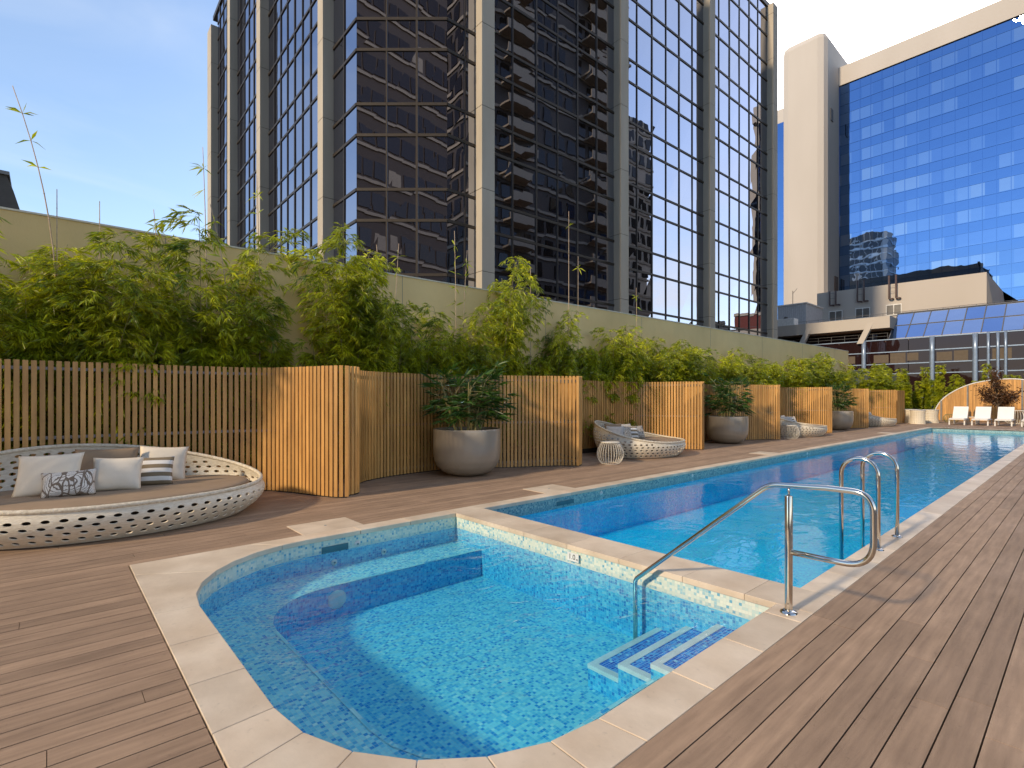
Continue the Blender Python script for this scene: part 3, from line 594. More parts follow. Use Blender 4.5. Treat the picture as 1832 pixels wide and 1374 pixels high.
def bamboo(name, seed, H, rad, nculm, leafscale=1.0, dens=1.0, low=.55, label='', group='bamboo clumps along the wall', lean=0.24, tips=True):
    rs = random.Random(seed); rng = np.random.default_rng(seed)
    root = empty(name, (0, 0, 0), 0, label, 'bamboo', group)
    cm = MB(); Bs, Ds, Ls = [], [], []
    for c in range(nculm):
        a = rs.uniform(0, 2*math.pi); r0 = rad*.35*rs.random(); x0, y0 = r0*math.cos(a), r0*math.sin(a)
        h = H*rs.uniform(.62, 1.0) if c else H
        la = a+rs.uniform(-.7, .7); ln = lean*rs.uniform(.3, 1.3)*h
        pts = []
        for k in range(11):
            t = k/10; sp = ln*t**2.2
            pts.append(Vector((x0+math.cos(la)*sp, y0+math.sin(la)*sp, h*(t-.07*t**4))))
        cm.tube(pts, [.011*(1-.8*k/10)+.0015 for k in range(11)], 6)
        nn = int(27*h/4)
        for k in range(nn):
            t = low/h+(1-low/h)*(k+rs.random())/nn; t = min(t, .995)
            i = min(int(t*10), 9); p = pts[i].lerp(pts[i+1], t*10-i)
            for br in range(rs.randint(3, 5)):
                az = rs.uniform(0, 2*math.pi); L0 = rad*(.95-.50*t**1.5)*rs.uniform(.5, 1.15)*(.42 if p.z < 2.2 else .7 if p.z < 2.75 else 1)
                dirv = Vector((math.cos(az), math.sin(az), rs.uniform(.1, .7))).normalized()
                q = p.copy(); nseg = 4; prev = q
                bp = [q]
                for s in range(nseg):
                    dirv = (dirv+Vector((0, 0, -.22))).normalized(); q = q+dirv*L0/nseg; bp.append(q)
                    if rs.random() > .95*dens+.05: continue
                    for sp in range(rs.randint(1, 3)):
                        fd = (dirv+Vector((rs.uniform(-.7, .7), rs.uniform(-.7, .7), rs.uniform(-.5, .35)))).normalized()
                        ss = fd.cross(Vector((0, 0, 1))); ss = ss.normalized() if ss.length > .01 else Vector((1, 0, 0))
                        nl = rs.randint(4, 7); org = q+fd*rs.uniform(.0, .06)
                        for m in range(nl):
                            u = (m/(nl-1)-.5)*2; dl = (fd+ss*u*.85+Vector((0, 0, rs.uniform(-.35, .1)))).normalized()
                            Bs.append(tuple(org+fd*.012*m)); Ds.append(tuple(dl)); Ls.append(rs.uniform(.085, .15)*leafscale)
                if L0 > .3: cm.tube(bp, .0022, 3, cap=False)
    V, F = leaves(np.array(Bs), np.array(Ds), np.array(Ls), np.array(Ls)*.135, rng)
    mesh_np('foliage', V, F, 'leaf_bamboo', root); cm.build('culms', 'culm', root)
    return root
protoA = bamboo('bamboo_clump', 11, 4.0, .85, 10, .98, label='x')
protoB = bamboo('bamboo_clump', 23, 4.0, .75, 8, .95, label='x')
protoC = bamboo('bamboo_clump', 37, 4.0, .9, 9, 1.05, dens=.9, label='x')
protoL = bamboo('bamboo_clump', 51, 2.7, .78, 10, .95, label='x', low=.3, lean=.12)
protos = [protoA, protoB, protoC]
first = set()
def place(p, loc, rz, label, scale, group=None):
    if p.name not in first:
        first.add(p.name); o = p; o.location = loc; o.rotation_euler = (0, 0, rz); o.scale = scale; o['label'] = label
    else: o = copy_tree(p, loc, rz, label, scale)
    if group: o['group'] = group
    return o
near = [(-.35, 4.15, 1.15, 'left edge of the picture'), (.55, 3.6, .85, 'second from the left, under two bare canes'), (1.95, 4.6, 1.1, 'tall arching over the wall left of the glass tower'), (4.45, 4.7, 1.1, 'lit clump below the corner of the glass tower'),
        (5.45, 3.9, .8, 'just right of the lit clump below the tower corner'), (7.0, 3.8, .9, 'behind the first planter'), (8.55, 5.1, .95, 'with a high tip crossing the concrete column'), (10.4, 4.1, .9, 'right of the high-tipped clump')]
rr = random.Random(9)
ORD = ['first', 'second', 'third', 'fourth', 'fifth', 'sixth', 'seventh', 'eighth', 'ninth', 'tenth', 'eleventh', 'twelfth', 'thirteenth', 'fourteenth', 'fifteenth', 'sixteenth', 'seventeenth', 'eighteenth', 'nineteenth', 'twentieth', 'twenty-first', 'twenty-second', 'twenty-third', 'twenty-fourth', 'twenty-fifth', 'twenty-sixth', 'twenty-seventh', 'twenty-eighth', 'twenty-ninth', 'thirtieth', 'thirty-first', 'thirty-second', 'thirty-third', 'thirty-fourth', 'thirty-fifth', 'thirty-sixth']
for i, (y, h, w, lb) in enumerate(near):
    place(protos[i % 3], (-9.85+rr.uniform(-.1, .15)-(.2 if (w > 1.1 or i > 5) else 0), y, .1), rr.uniform(0, 6), 'bright green bamboo clump, '+lb, (w, w, h/4.0))
y = 11.9; i = 0
while y < 36:
    h = rr.uniform(3.0, 4.1); w = rr.uniform(.8, 1.15)
    place(protos[i % 3], (-9.95+rr.uniform(-.12, .12), y, .1), rr.uniform(0, 6), 'green bamboo clump above the screens, %s one beyond the high-tipped clump' % ORD[i+1], (w, w, h/4.0)); y += rr.uniform(.78, 1.02); i += 1
y = -1.2; i = 0
while y < 35:
    w = rr.uniform(.9, 1.1)
    place(protoL, (-9.85+rr.uniform(-.1, .1), y, .1), rr.uniform(0, 6), 'low dense bamboo just above the screen top, %s from the left' % ORD[i], (w*1.05, w*1.1, rr.uniform(.98, 1.2)), 'low bamboo between the taller clumps'); y += 1.02; i += 1
# far row of upright bamboo beyond the tables and the arch
protoF = bamboo('bamboo_clump', 77, 3.6, .36, 4, 1.15, label='x', low=.3, lean=.05, group='upright bamboo at the far end')
i = 0; xx = -9.4; far = []
while xx < -1.6:
    h = rr.uniform(2.9, 4.3)
    place(protoF, (xx, 47.3+rr.uniform(-.4, .4), 0), rr.uniform(0, 6), 'narrow yellow-green bamboo at the far end of the terrace, %s from the left' % ORD[i], (1.05, 1.05, h/3.6), 'upright bamboo at the far end'); xx += rr.uniform(.5, .85); i += 1
for k, (X, Y) in enumerate([(-9.4, 37.2), (-9.0, 38.6), (-9.5, 40.0), (-9.0, 41.6), (-9.4, 43.4), (-8.8, 45.0)]):
    place(protoF, (X, Y, 0), rr.uniform(0, 6), 'green upright bamboo behind the white woven tables, %s from the near end' % ORD[k], (1.5, 1.5, rr.uniform(3.4, 4.0)/3.6), 'upright bamboo at the far end')
# bare canes standing above the foliage
def shoot(x, y, h, bend, seed, label, leafy=4):
    rs = random.Random(seed); o = empty('bamboo_cane', (x, y, .1), 0, label, 'bamboo cane', 'bare canes above the bamboo'); q = MB(); h -= .1
    pts = []
    for k in range(17):
        t = k/16; pts.append(Vector((0, -bend*max(0, t-.45)**2*3.3, h*t-(bend*.35)*max(0, t-.6)**2*2)))
    q.tube(pts, [.016*(1-.68*k/16) for k in range(17)], 7); 
    for k in range(1, 16): q.tube([pts[k]-Vector((0, 0, .005)), pts[k]+Vector((0, 0, .005))], .0195*(1-.66*k/16), 7)
    q.build('culm', 'cane', o, smooth=True)
    B_, D_, L_ = [], [], []
    for k in range(leafy):
        t = 1-.055*k; i_ = min(int(t*16), 15); p = pts[i_]
        for m in range(rs.randint(2, 4)):
            B_.append(tuple(p)); D_.append((rs.uniform(-.8, .8), rs.uniform(-1, .7), rs.uniform(-.6, .7))); L_.append(rs.uniform(.14, .26))
    if B_:
        V, F = leaves(np.array(B_), np.array(D_), np.array(L_), np.array(L_)*.16, np.random.default_rng(seed)); mesh_np('leaves', V, F, 'leaf_bamboo', o)
for (y, h, b, lf, lb) in [(.10, 5.85, .46, 4, 'tallest bare bamboo cane, arching left against the blue sky'), (.1, 4.5, 0, 0, 'short straight cane just right of the tall arching one'), (.58, 4.45, 0, 0, 'straight leafless cane in front of the wall and sky'), (1.35, 4.5, .1, 2, 'thin dark twig cane with two leaves against the sky'),
                    (1.99, 5.7, .06, 3, 'cane rising beside the leftmost tower column'), (2.34, 4.8, .3, 6, 'leafy arching cane over the left bamboo'), (2.82, 5.45, .05, 4, 'thick pale cane crossing the second tower column'), (4.04, 4.65, .1, 4, 'cane with bright leaves before the third tower column'),
                    (5.5, 4.8, -.1, 3, 'cane leaning right below the tower corner'), (5.2, 4.7, .12, 3, 'cane leaning left below the tower corner'), (7.1, 5.4, .05, 9, 'slender leafy cane left of the big corner column'), (7.3, 5.0, -.12, 9, 'leafy cane arching right by the big corner column'),
                    (9.5, 4.95, 0, 2, 'pale cane right of the big corner column'), (11.0, 6.8, 0, 1, 'tallest thin cane before the dark tower glass'), (11.4, 5.6, 0, 2, 'second thin cane before the dark tower glass'), (14.3, 5.1, .05, 5, 'cane in front of the sky-reflecting tower glass')]:
    shoot(-9.9, y, h, b, int(y*100)+3, lb, lf)

# ================================================================== planters with lady palms
def palm_plant(seed, label, loc):
    rs = random.Random(seed); rng = np.random.default_rng(seed); o = empty('lady_palm', loc, 0, label, 'plant', 'lady palms in the planters')
    cm = MB(); B_, D_, L_ = [], [], []
    for c in range(24):
        a = rs.uniform(0, 6.28); r0 = .30*math.sqrt(rs.random()); h = rs.uniform(.35, 1.0)
        la = a; top = Vector((math.cos(la)*(r0+.2*h), math.sin(la)*(r0+.2*h), h)); b0 = Vector((math.cos(a)*r0*.7, math.sin(a)*r0*.7, 0))
        cm.tube([b0, b0.lerp(top, .5)+Vector((0, 0, .03)), top], [.012, .010, .007], 6)
        for k in range(rs.randint(6, 9)):
            t = rs.uniform(.45, 1.0); p = b0.lerp(top, t); az = rs.uniform(0, 6.28); el = rs.uniform(-.1, 1.1) if t > .8 else rs.uniform(-.3, .5)
            dv = Vector((math.cos(az)*math.cos(el), math.sin(az)*math.cos(el), math.sin(el))); ln = rs.uniform(.16, .36); e = p+dv*ln
            cm.tube([p, e], .003, 4, cap=False)
            ss = dv.cross(Vector((0, 0, 1))); ss = ss.normalized() if ss.length > .05 else Vector((1, 0, 0))
            nb = rs.randint(7, 10)
            for m in range(nb):
                u = (m/(nb-1)-.5)*2*1.35; dl = dv*math.cos(u)+ss*math.sin(u)+Vector((0, 0, rs.uniform(-.25, .05))); B_.append(tuple(e)); D_.append(tuple(dl)); L_.append(rs.uniform(.19, .33)*(1-.15*abs(u)))
    V, F = leaves(np.array(B_), np.array(D_), np.array(L_), np.array(L_)*.095+.007, rng, droop=.12); mesh_np('fronds', V, F, 'leaf_palm', o); cm.build('canes', 'culm', o)
    return o
pot0 = empty('planter_pot', (-8.28, 6.2, 0), 0, 'nearest glossy taupe bowl planter, beside the lap pool start', 'planter', 'taupe bowl planters')
q = MB()
prof = [(0, .012), (.30, .012), (.40, .03), (.50, .085), (.59, .18), (.645, .30), (.665, .44), (.668, .86), (.664, .90), (.655, .908), (.635, .908), (.628, .90), (.625, .80), (0, .80)]
pp = []
for i in range(len(prof)-1):
    for k in range(3): t = k/3; pp.append((prof[i][0]*(1-t)+prof[i+1][0]*t, prof[i][1]*(1-t)+prof[i+1][1]*t))
pp.append(prof[-1]); q.lathe(pp, seg=72); q.build('bowl', 'pot', pot0, smooth=True)
q = MB(); q.lathe([(0, .835), (.3, .84), (.626, .825)], seg=40); q.build('soil_surface', 'soil', pot0)
B_ = np.array([(random.uniform(-.1, .5), random.uniform(-.3, .3), .84) for _ in range(700)]); B_ = B_[(B_[:, 0]**2+B_[:, 1]**2) < .34]
V, F = leaves(B_, np.random.default_rng(1).normal(size=(len(B_), 3))+np.array([0, 0, .9]), np.full(len(B_), .05), np.full(len(B_), .022), np.random.default_rng(2)); mesh_np('ground_cover', V, F, 'leaf_bamboo', pot0)
copy_tree(pot0, (-8.25, 17.1, 0), 1.2, 'second glossy taupe bowl planter, between the second and third daybeds')
copy_tree(pot0, (-8.25, 28.4, 0), 2.5, 'third and farthest glossy taupe bowl planter')
palm_plant(5, 'wide dark green lady palm in the nearest planter', (-8.28, 6.2, .82)).scale = (1.22, 1.22, 1.15)
palm_plant(8, 'dark green lady palm in the second planter', (-8.25, 17.1, .82)).scale = (1.15, 1.15, 1.25)
palm_plant(12, 'dark glossy shrub in the farthest planter', (-8.25, 28.4, .82)).scale = (1, 1, 1.2)

# ================================================================== woven daybeds
def daybed(loc, ax, ay, phih, label, fine=1.0):
    o = empty('woven_daybed', loc, 0, label, 'daybed', 'white woven daybeds in the bays')
    def H(ph): return .385+.50*((1+math.cos(ph-phih))/2)**2.0
    per = math.pi*(3*(ax+ay)-math.sqrt((3*ax+ay)*(ax+3*ay))); n = int(per/(.142*fine)); dz = .072
    def pt(ph, z):
        h = H(ph); t = z/h; s = .80+.20*math.sin(min(1, t*1.25+.12)*math.pi/2)-(.03*max(0, t-.75)*4)
        return Vector((ax*s*math.cos(ph), ay*s*math.sin(ph), z))
    # equal arc-length columns
    tab = [0]
    for k in range(1, 721): a, b = 2*math.pi*(k-1)/720, 2*math.pi*k/720; tab.append(tab[-1]+math.hypot(ax*(math.cos(b)-math.cos(a)), ay*(math.sin(b)-math.sin(a))))
    def ang(s):
        s *= tab[-1]; import bisect
        k = min(max(bisect.bisect_left(tab, s), 1), 720); return 2*math.pi*(k-1+(s-tab[k-1])/(tab[k]-tab[k-1]))/720
    s_ = MB(); NS = 12
    for i in range(n):
        p0, p1 = ang(i/n), ang((i+1)/n); hm = min(H(p0), H(p1)); j = 0; off = (.5 if False else 0)
        s_.face([pt(p0, .012), pt(p1, .012), pt(p1, .035), pt(p0, .035)])
        z = .035
        while z+dz < hm-.03:
            # stagger alternate rows by shifting the hole inside the cell
            c0, c1 = p0, p1; cen = (.5, .5); rw, rh = .26, .27
            sh_ = .13 if j % 2 else -.13
            ring_o = []; ring_i = []
            for k in range(NS):
                a = 2*math.pi*(k+.5)/NS; ca, sa = math.cos(a), math.sin(a); m_ = max(abs(ca), abs(sa)); u, v = .5+.5*ca/m_, .5+.5*sa/m_
                ring_o.append(pt(c0+(c1-c0)*u, z+dz*v)); ring_i.append(pt(c0+(c1-c0)*(.5+sh_+rw*ca), z+dz*(.5+rh*sa)))
            b = len(s_.v); s_.v.extend([tuple(q) for q in ring_o+ring_i])
            for k in range(NS):
                k2 = (k+1) % NS; s_.f.append((b+k, b+k2, b+NS+k2, b+NS+k)); s_.m.append(0); s_.uv.append(None)
            for cu, cv, ka in ((1, 1, 1), (0, 1, 4), (0, 0, 7), (1, 0, 10)):
                b2 = len(s_.v); s_.v.append(tuple(pt(c0+(c1-c0)*cu, z+dz*cv))); s_.f.append((b+ka, b2, b+(ka+1) % NS)); s_.m.append(0); s_.uv.append(None)
            z += dz; j += 1
        m = 3
        for k in range(m):
            u0, u1 = k/m, (k+1)/m; a, b_ = p0+(p1-p0)*u0, p0+(p1-p0)*u1
            s_.face([pt(a, z), pt(b_, z), pt(b_, H(b_)), pt(a, H(a))])
    q = MB(); q.quadgrid([[(ax*r_*math.cos(2*math.pi*k/60), ay*r_*math.sin(2*math.pi*k/60), z_) for r_, z_ in ((.78, .01), (.84, .10), (.86, .268), (.001, .268))] for k in range(60)], closed=True); q.build('dark_liner', 'under', o)  # dark liner added so the weave holes read as a shaded cavity
    me = s_.build('woven_shell', 'wicker', o)
    bm = bmesh.new(); bm.from_mesh(me.data); bmesh.ops.remove_doubles(bm, verts=bm.verts, dist=.0008); bmesh.ops.recalc_face_normals(bm, faces=bm.faces)
    bm.to_mesh(me.data); bm.free(); md = me.modifiers.new('solid', 'SOLIDIFY'); md.thickness = .014; md.offset = -1
    q = MB(); K = 150; q.tube([pt(2*math.pi*k/K, H(2*math.pi*k/K))+Vector((0, 0, -.004)) for k in range(K)], [.026+.0022*math.sin(k*3.1) for k in range(K)], 10, closed=True); q.build('rim', 'wicker_rim', o, smooth=True)
    q = MB(); rows = []
    K = 72
    for k in range(K):
        a = 2*math.pi*k/K; wob = .004*math.sin(a*7)+.003*math.sin(a*13)
        rows.append([(ax*r*math.cos(a), ay*r*math.sin(a), z+wob*(1 if r > .5 else .3)) for r, z in ((.001, .27), (.84, .27), (.875, .285), (.888, .33), (.88, .385), (.86, .402), (.82, .408), (.6, .412), (.3, .414), (.001, .414))])
    q.quadgrid(rows, closed=True); q.build('mattress', 'taupe', o, smooth=True)
    q = MB(); q.tube([(ax*.886*math.cos(2*math.pi*k/K), ay*.886*math.sin(2*math.pi*k/K), .392) for k in range(K)], .006, 6, closed=True); q.build('piping', 'taupe', o, smooth=True)
    return o
bed1 = daybed((-7.88, .60, 0), 1.12, 1.68, math.atan2(-.3, -1), 'largest white woven daybed with taupe mattress, left foreground')
bed2 = daybed((-8.12, 11.85, 0), 1.08, 1.42, math.atan2(-.7, -1), 'second woven daybed, high backed, behind the small wire table')
copy_tree(bed2, (-8.15, 22.9, 0), None, 'third woven daybed between the second and third planters')
copy_tree(bed2, (-8.15, 34.0, 0), None, 'farthest woven daybed near the white drum tables')
def pillow(loc, w, h, t, yaw, lean, m, label, roll=0, seed=0):
    """soft cushion, face normal along local +X, lower edge at origin"""
    o = MB(); n = 18; rs = random.Random(seed)
    for sgn in (1, -1):
        rows = []
        for i in range(n+1):
            row = []
            for j in range(n+1):
                u = -1+2*i/n; v = -1+2*j/n
                e = (1-abs(u)**2.3)*(1-abs(v)**2.3); th = t*.5*max(0, e)**.5
                pin = 1-.07*(1-u*u)*(abs(v)**3); pin2 = 1-.07*(1-v*v)*(abs(u)**3)
                wr = .006*mnoise.noise(Vector((u*2.2+seed*3, v*2.2, sgn)))*(1 if e > .02 else 0)
                row.append((sgn*(th+wr), u*w/2*pin2, h/2+v*h/2*pin))
            rows.append(row)
        if sgn < 0: rows = rows[::-1]
        o.quadgrid(rows)
    ob = o.build('cushion', m, smooth=True)
    bm = bmesh.new(); bm.from_mesh(ob.data); bmesh.ops.remove_doubles(bm, verts=bm.verts, dist=.001); bm.to_mesh(ob.data); bm.free()
    ob.location = loc; ob.rotation_euler = (Matrix.Rotation(yaw, 3, 'Z')@Matrix.Rotation(-lean, 3, 'Y')@Matrix.Rotation(roll, 3, 'X')).to_euler()
    return tag(ob, label, 'cushion', None)
Z = .405
pillow((-7.80, -.02, Z), .62, .50, .17, -.42, .42, 'ivory', 'large ivory cushion at the left of the nearest daybed', .05, 1)
pillow((-8.30, .55, Z), .66, .48, .15, -.2, .30, 'taupe', 'plain taupe cushion at the back of the nearest daybed', 0, 2)
pillow((-8.25, 1.12, Z), .56, .48, .16, -.25, .36, 'ivory', 'ivory cushion at the back right of the nearest daybed', -.06, 3)
pillow((-7.60, .17, Z), .50, .30, .14, -.30, .36, 'leafprint', 'small white cushion with brown leaf outlines on the nearest daybed', .06, 4)
pillow((-7.72, .60, Z), .50, .42, .17, -.22, .42, 'ivory', 'plain pale cushion at the centre of the nearest daybed', -.03, 5)
pillow((-7.88, .99, Z), .42, .38, .14, -.30, .40, 'striped', 'brown and white striped cushion on the nearest daybed', 0, 6)
for bi, (by, lb) in enumerate([(11.85, 'second daybed'), (22.9, 'third daybed'), (34.0, 'farthest daybed')]):
    bx = -8.12 if bi == 0 else -8.15
    L6 = [((bx-.15, by-.88), .46, .40, 'grey_cloth', 'grey', -.9), ((bx-.52, by-.35), .55, .44, 'taupe', 'taupe', -.35), ((bx-.50, by+.12), .55, .42, 'ivory', 'ivory', -.2),
          ((bx-.02, by-.62), .44, .38, 'fineprint' if bi == 0 else 'grey_cloth', 'speckled' if bi == 0 else 'pale grey front', -.5), ((bx-.05, by-.25), .42, .38, 'striped', 'striped', -.4), ((bx-.12, by+.15), .46, .38, 'fineprint' if bi == 0 else 'ivory', 'fine leaf print' if bi == 0 else 'cream front', -.25)]
    for k, ((x, y), w, h, m, nm, yaw) in enumerate(L6):
        pillow((x, y, Z), w, h, .14, yaw, .38, m, nm+' cushion on the '+lb, 0, 10+bi*10+k)
# wire drum side tables
def wiretable(loc, label):
    o = empty('wire_table', loc, 0, label, 'side table', 'white wire drum tables'); q = MB(); n = 30
    for k in range(n):
        a = 2*math.pi*k/n; pts = []
        for i in range(11):
            t = i/10; r = .20+.105*math.sin(math.pi*t**.9)**.8; pts.append((r*math.cos(a), r*math.sin(a), .01+.48*t))
        q.tube(pts, .0055, 5, cap=False)
    q.build('wire_cage', 'wire', o, smooth=True)
    q = MB(); q.tube([(.2*math.cos(2*math.pi*k/30), .2*math.sin(2*math.pi*k/30), .012) for k in range(30)], .008, 6, closed=True); q.build('base_ring', 'wire', o, smooth=True)
    q = MB(); q.lathe([(0, .487), (.215, .487), (.22, .492), (.22, .5), (.215, .505), (0, .505)], seg=36); q.build('table_top', 'wire', o)
    return o
wt = wiretable((-7.42, 9.66, 0), 'round white wire drum table in front of the second daybed')
copy_tree(wt, (-7.55, 20.7, 0), .3, 'round white wire drum table in front of the third daybed')

# ================================================================== far end: woven drum tables, arch screen, tree, loungers
def drum(loc, r, h, label):
    o = empty('woven_table', loc, 0, label, 'table', 'white woven drum tables'); s_ = MB(); n = 26; rows = 7
    def pt(a, z): t = z/h; k = r*(1-.10*math.sin(math.pi*t)); return Vector((k*math.cos(a), k*math.sin(a), z))
    NS = 8
    for i in range(n):
        p0, p1 = 2*math.pi*i/n, 2*math.pi*(i+1)/n; z0, dz = .03, (h-.09)/rows
        s_.face([pt(p0, 0), pt(p1, 0), pt(p1, z0), pt(p0, z0)]); s_.face([pt(p0, h-.06), pt(p1, h-.06), pt(p1, h), pt(p0, h)])
        for j in range(rows):
            z = z0+j*dz; ro, ri = [], []
            for k in range(NS):
                a = 2*math.pi*(k+.5)/NS; ca, sa = math.cos(a), math.sin(a); m_ = max(abs(ca), abs(sa))
                ro.append(pt(p0+(p1-p0)*(.5+.5*ca/m_), z+dz*(.5+.5*sa/m_))); ri.append(pt(p0+(p1-p0)*(.5+.22*ca), z+dz*(.5+.22*sa)))
            b = len(s_.v); s_.v.extend([tuple(q) for q in ro+ri])
            for k in range(NS): k2 = (k+1) % NS; s_.f.append((b+k, b+k2, b+NS+k2, b+NS+k)); s_.m.append(0); s_.uv.append(None)
            for cu, cv, ka in ((1, 1, 0), (0, 1, 2), (0, 0, 4), (1, 0, 6)):
                b2 = len(s_.v); s_.v.append(tuple(pt(p0+(p1-p0)*cu, z+dz*cv))); s_.f.append((b+ka, b2, b+(ka+1) % NS)); s_.m.append(0); s_.uv.append(None)
    s_.build('woven_drum', 'wicker', o, solid=.01)
    q = MB(); q.lathe([(0, h), (r+.03, h), (r+.035, h+.01), (r+.03, h+.02), (0, h+.02)], seg=40); q.build('table_top', 'white_paint', o)
    return o
drum((-7.55, 39.6, 0), .50, .82, 'left white woven drum table at the far end of the pool')
drum((-6.98, 38.6, 0), .38, .80, 'middle white woven drum table, standing nearest the pool')
drum((-6.72, 40.6, 0), .42, .80, 'right white woven drum table beside the foot of the arch')
ar = empty('arched_screen', (0, 45.8, 0), 0, 'large arched timber screen with a pale metal rim at the far end', 'screen')
top = spline([(-7.34, 0, -.01), (-7.33, 0, .40), (-7.28, 0, .80), (-7.03, 0, 1.30), (-6.63, 0, 1.75), (-6.06, 0, 2.16), (-5.5, 0, 2.44), (-4.97, 0, 2.60), (-4.3, 0, 2.72), (-3.53, 0, 2.75), (-2.9, 0, 2.68), (-2.0, 0, 2.5), (-1.0, 0, 2.15), (-.2, 0, 1.6), (.2, 0, 1.0), (.3, 0, 0)], 8)
q = MB(); q.tube(top, .038, 8); q.build('rim', 'white_paint', ar, smooth=True)
def ztop(x):
    c = [p for p in top]
    for a, b in zip(c[:-1], c[1:]):
        if (a.x-x)*(b.x-x) <= 0 and abs(b.x-a.x) > 1e-6: return a.z+(b.z-a.z)*(x-a.x)/(b.x-a.x)
    return 0
q = MB(); x = -7.26
while x < .25:
    z1 = ztop(x+.03)
    if z1 > .1: q.box(x, x+.062, -.012, .012, .02, z1)
    x += .078
q.build('slats', 'slat', ar)
q = MB(); x = -7.2
while x < .2:
    z1 = min(ztop(x), ztop(x+.2))-.03
    if z1 > .05: q.box(x, x+.2, .02, .03, .02, z1)
    x += .2
q.build('backing', 'slat', ar)
for x in (-6.98, -5.61, -3.0, -1.2):
    q = MB(); q.box(x-.045, x+.045, -.1, -.015, 0, ztop(x)-.03); q.build('post', 'rail', ar)
# bronze tree in front of the arch
tr = empty('small_tree', (-3.92, 43.5, 0), 0, 'small bronze-leaved tree in front of the arched screen', 'tree')
rs = random.Random(4); q = MB(); tips = []
trunk = [Vector((0, 0, 0)), Vector((.03, 0, .5)), Vector((-.02, .02, .95)), Vector((.02, 0, 1.25))]
q.tube(trunk, [.045, .038, .032, .028], 8)
for k in range(26):
    a = rs.uniform(0, 6.28); s0 = trunk[2].lerp(trunk[3], rs.random()); e = s0+Vector((math.cos(a)*rs.uniform(.3, .95), math.sin(a)*rs.uniform(.3, .95), rs.uniform(.1, 2.0)-.2*0))
    e.z = min(e.z, 3.35); mid = s0.lerp(e, .5)+Vector((0, 0, .12)); q.tube([s0, mid, e], [.018, .011, .005], 5, cap=False); tips += [mid, e, s0.lerp(e, .75), mid.lerp(e, .5)]
q.build('trunk', 'bark', tr)
B_, D_, L_ = [], [], []
for p in tips:
    for m in range(34):
        v = Vector((rs.gauss(0, .13), rs.gauss(0, .13), rs.gauss(0, .12))); B_.append(tuple(p+v)); D_.append((rs.uniform(-1, 1), rs.uniform(-1, 1), rs.uniform(-.7, .7))); L_.append(rs.uniform(.10, .16))
V, F = leaves(np.array(B_), np.array(D_), np.array(L_), np.array(L_)*.5, np.random.default_rng(4)); mesh_np('crown', V, F, 'leaf_red', tr)
def lounger(loc, label):
    o = empty('sun_lounger', loc, 0, label, 'sun lounger', 'white sun loungers at the far end')
    q = MB(); q.box(-.36, -.32, 0, 1.95, .29, .33); q.box(.32, .36, 0, 1.95, .29, .33); q.box(-.36, .36, 0, .04, .29, .33); q.box(-.36, .36, 1.91, 1.95, .29, .33); q.build('frame', 'white_paint', o)
    for x, y in ((-.33, .12), (.33, .12), (-.33, 1.75), (.33, 1.75)):
        q = MB(); q.box(x-.03, x+.03, y-.03, y+.03, 0, .29); q.build('leg', 'white_paint', o)
    q = MB(); q.box(-.335, .335, .02, 1.12, .335, .375); q.build('seat', 'white_sling', o, bevel=.01)
    q = MB(); c, s = math.cos(R(52)), math.sin(R(52)); q.box(-.335, .335, 0, .85, 0, .04, T=lambda p: (p[0], 1.12+p[1]*c-p[2]*s, .34+p[1]*s+p[2]*c)); q.build('backrest', 'white_sling', o, bevel=.01)
    q = MB(); q.tube([(-.3, 1.75, .31), (-.3, 1.5, .78)], .012, 6); q.tube([(.3, 1.75, .31), (.3, 1.5, .78)], .012, 6); q.build('prop', 'white_paint', o)
    return o
l0 = lounger((-5.2, 38.5, 0), 'leftmost white sun lounger, beside the woven drum tables')
copy_tree(l0, (-4.22, 38.5, 0), 0, 'second white sun lounger from the left, beside the towel table')
copy_tree(l0, (-3.27, 38.5, 0), 0, 'third white sun lounger from the left, under the bronze tree')
copy_tree(l0, (-2.22, 38.5, 0), 0, 'white sun lounger cut off by the right edge of the picture')
# things between and behind the loungers
t1 = empty('lounge_table', (-4.72, 40.3, 0), 0, 'small low table with two dark bottles between the two left loungers', 'side table')
q = MB(); q.box(-.3, .3, -.25, .25, .40, .44); q.build('table_top', 'white_paint', t1)
for x, y in ((-.26, -.21), (.26, -.21), (-.26, .21), (.26, .21)): q = MB(); q.box(x-.02, x+.02, y-.02, y+.02, 0, .40); q.build('leg', 'white_paint', t1)
for i, x in enumerate((-.1, .1)):
    q = MB(); q.lathe([(0, 0), (.05, 0), (.055, .02), (.055, .26), (.03, .32), (.018, .36), (.018, .42), (0, .42)], seg=16); b_ = q.build('bottle', 'bark', smooth=True); b_.location = (-4.72+x, 40.2, .44); tag(b_, ('left' if i == 0 else 'right')+' dark bottle on the low table between the loungers', 'bottle')
wc = empty('wicker_pouf', (-5.95, 42.2, 0), 0, 'round open wicker pouf behind the leftmost lounger', 'pouf'); q = MB()
for k in range(26):
    a = 2*math.pi*k/26; q.tube([((.26+.14*math.sin(math.pi*i/10))*math.cos(a), (.26+.14*math.sin(math.pi*i/10))*math.sin(a), .02+.5*i/10) for i in range(11)], .012, 5, cap=False)
q.build('wicker_cage', 'culm', wc, smooth=True)
q = MB(); q.lathe([(0, .51), (.27, .51), (.28, .53), (0, .54)], seg=30); q.build('seat_top', 'culm', wc)
wt2 = wiretable((-3.0, 42.6, 0), 'tall white wire table behind the loungers by the arch'); wt2.scale = (2.0, 2.0, 1.6)

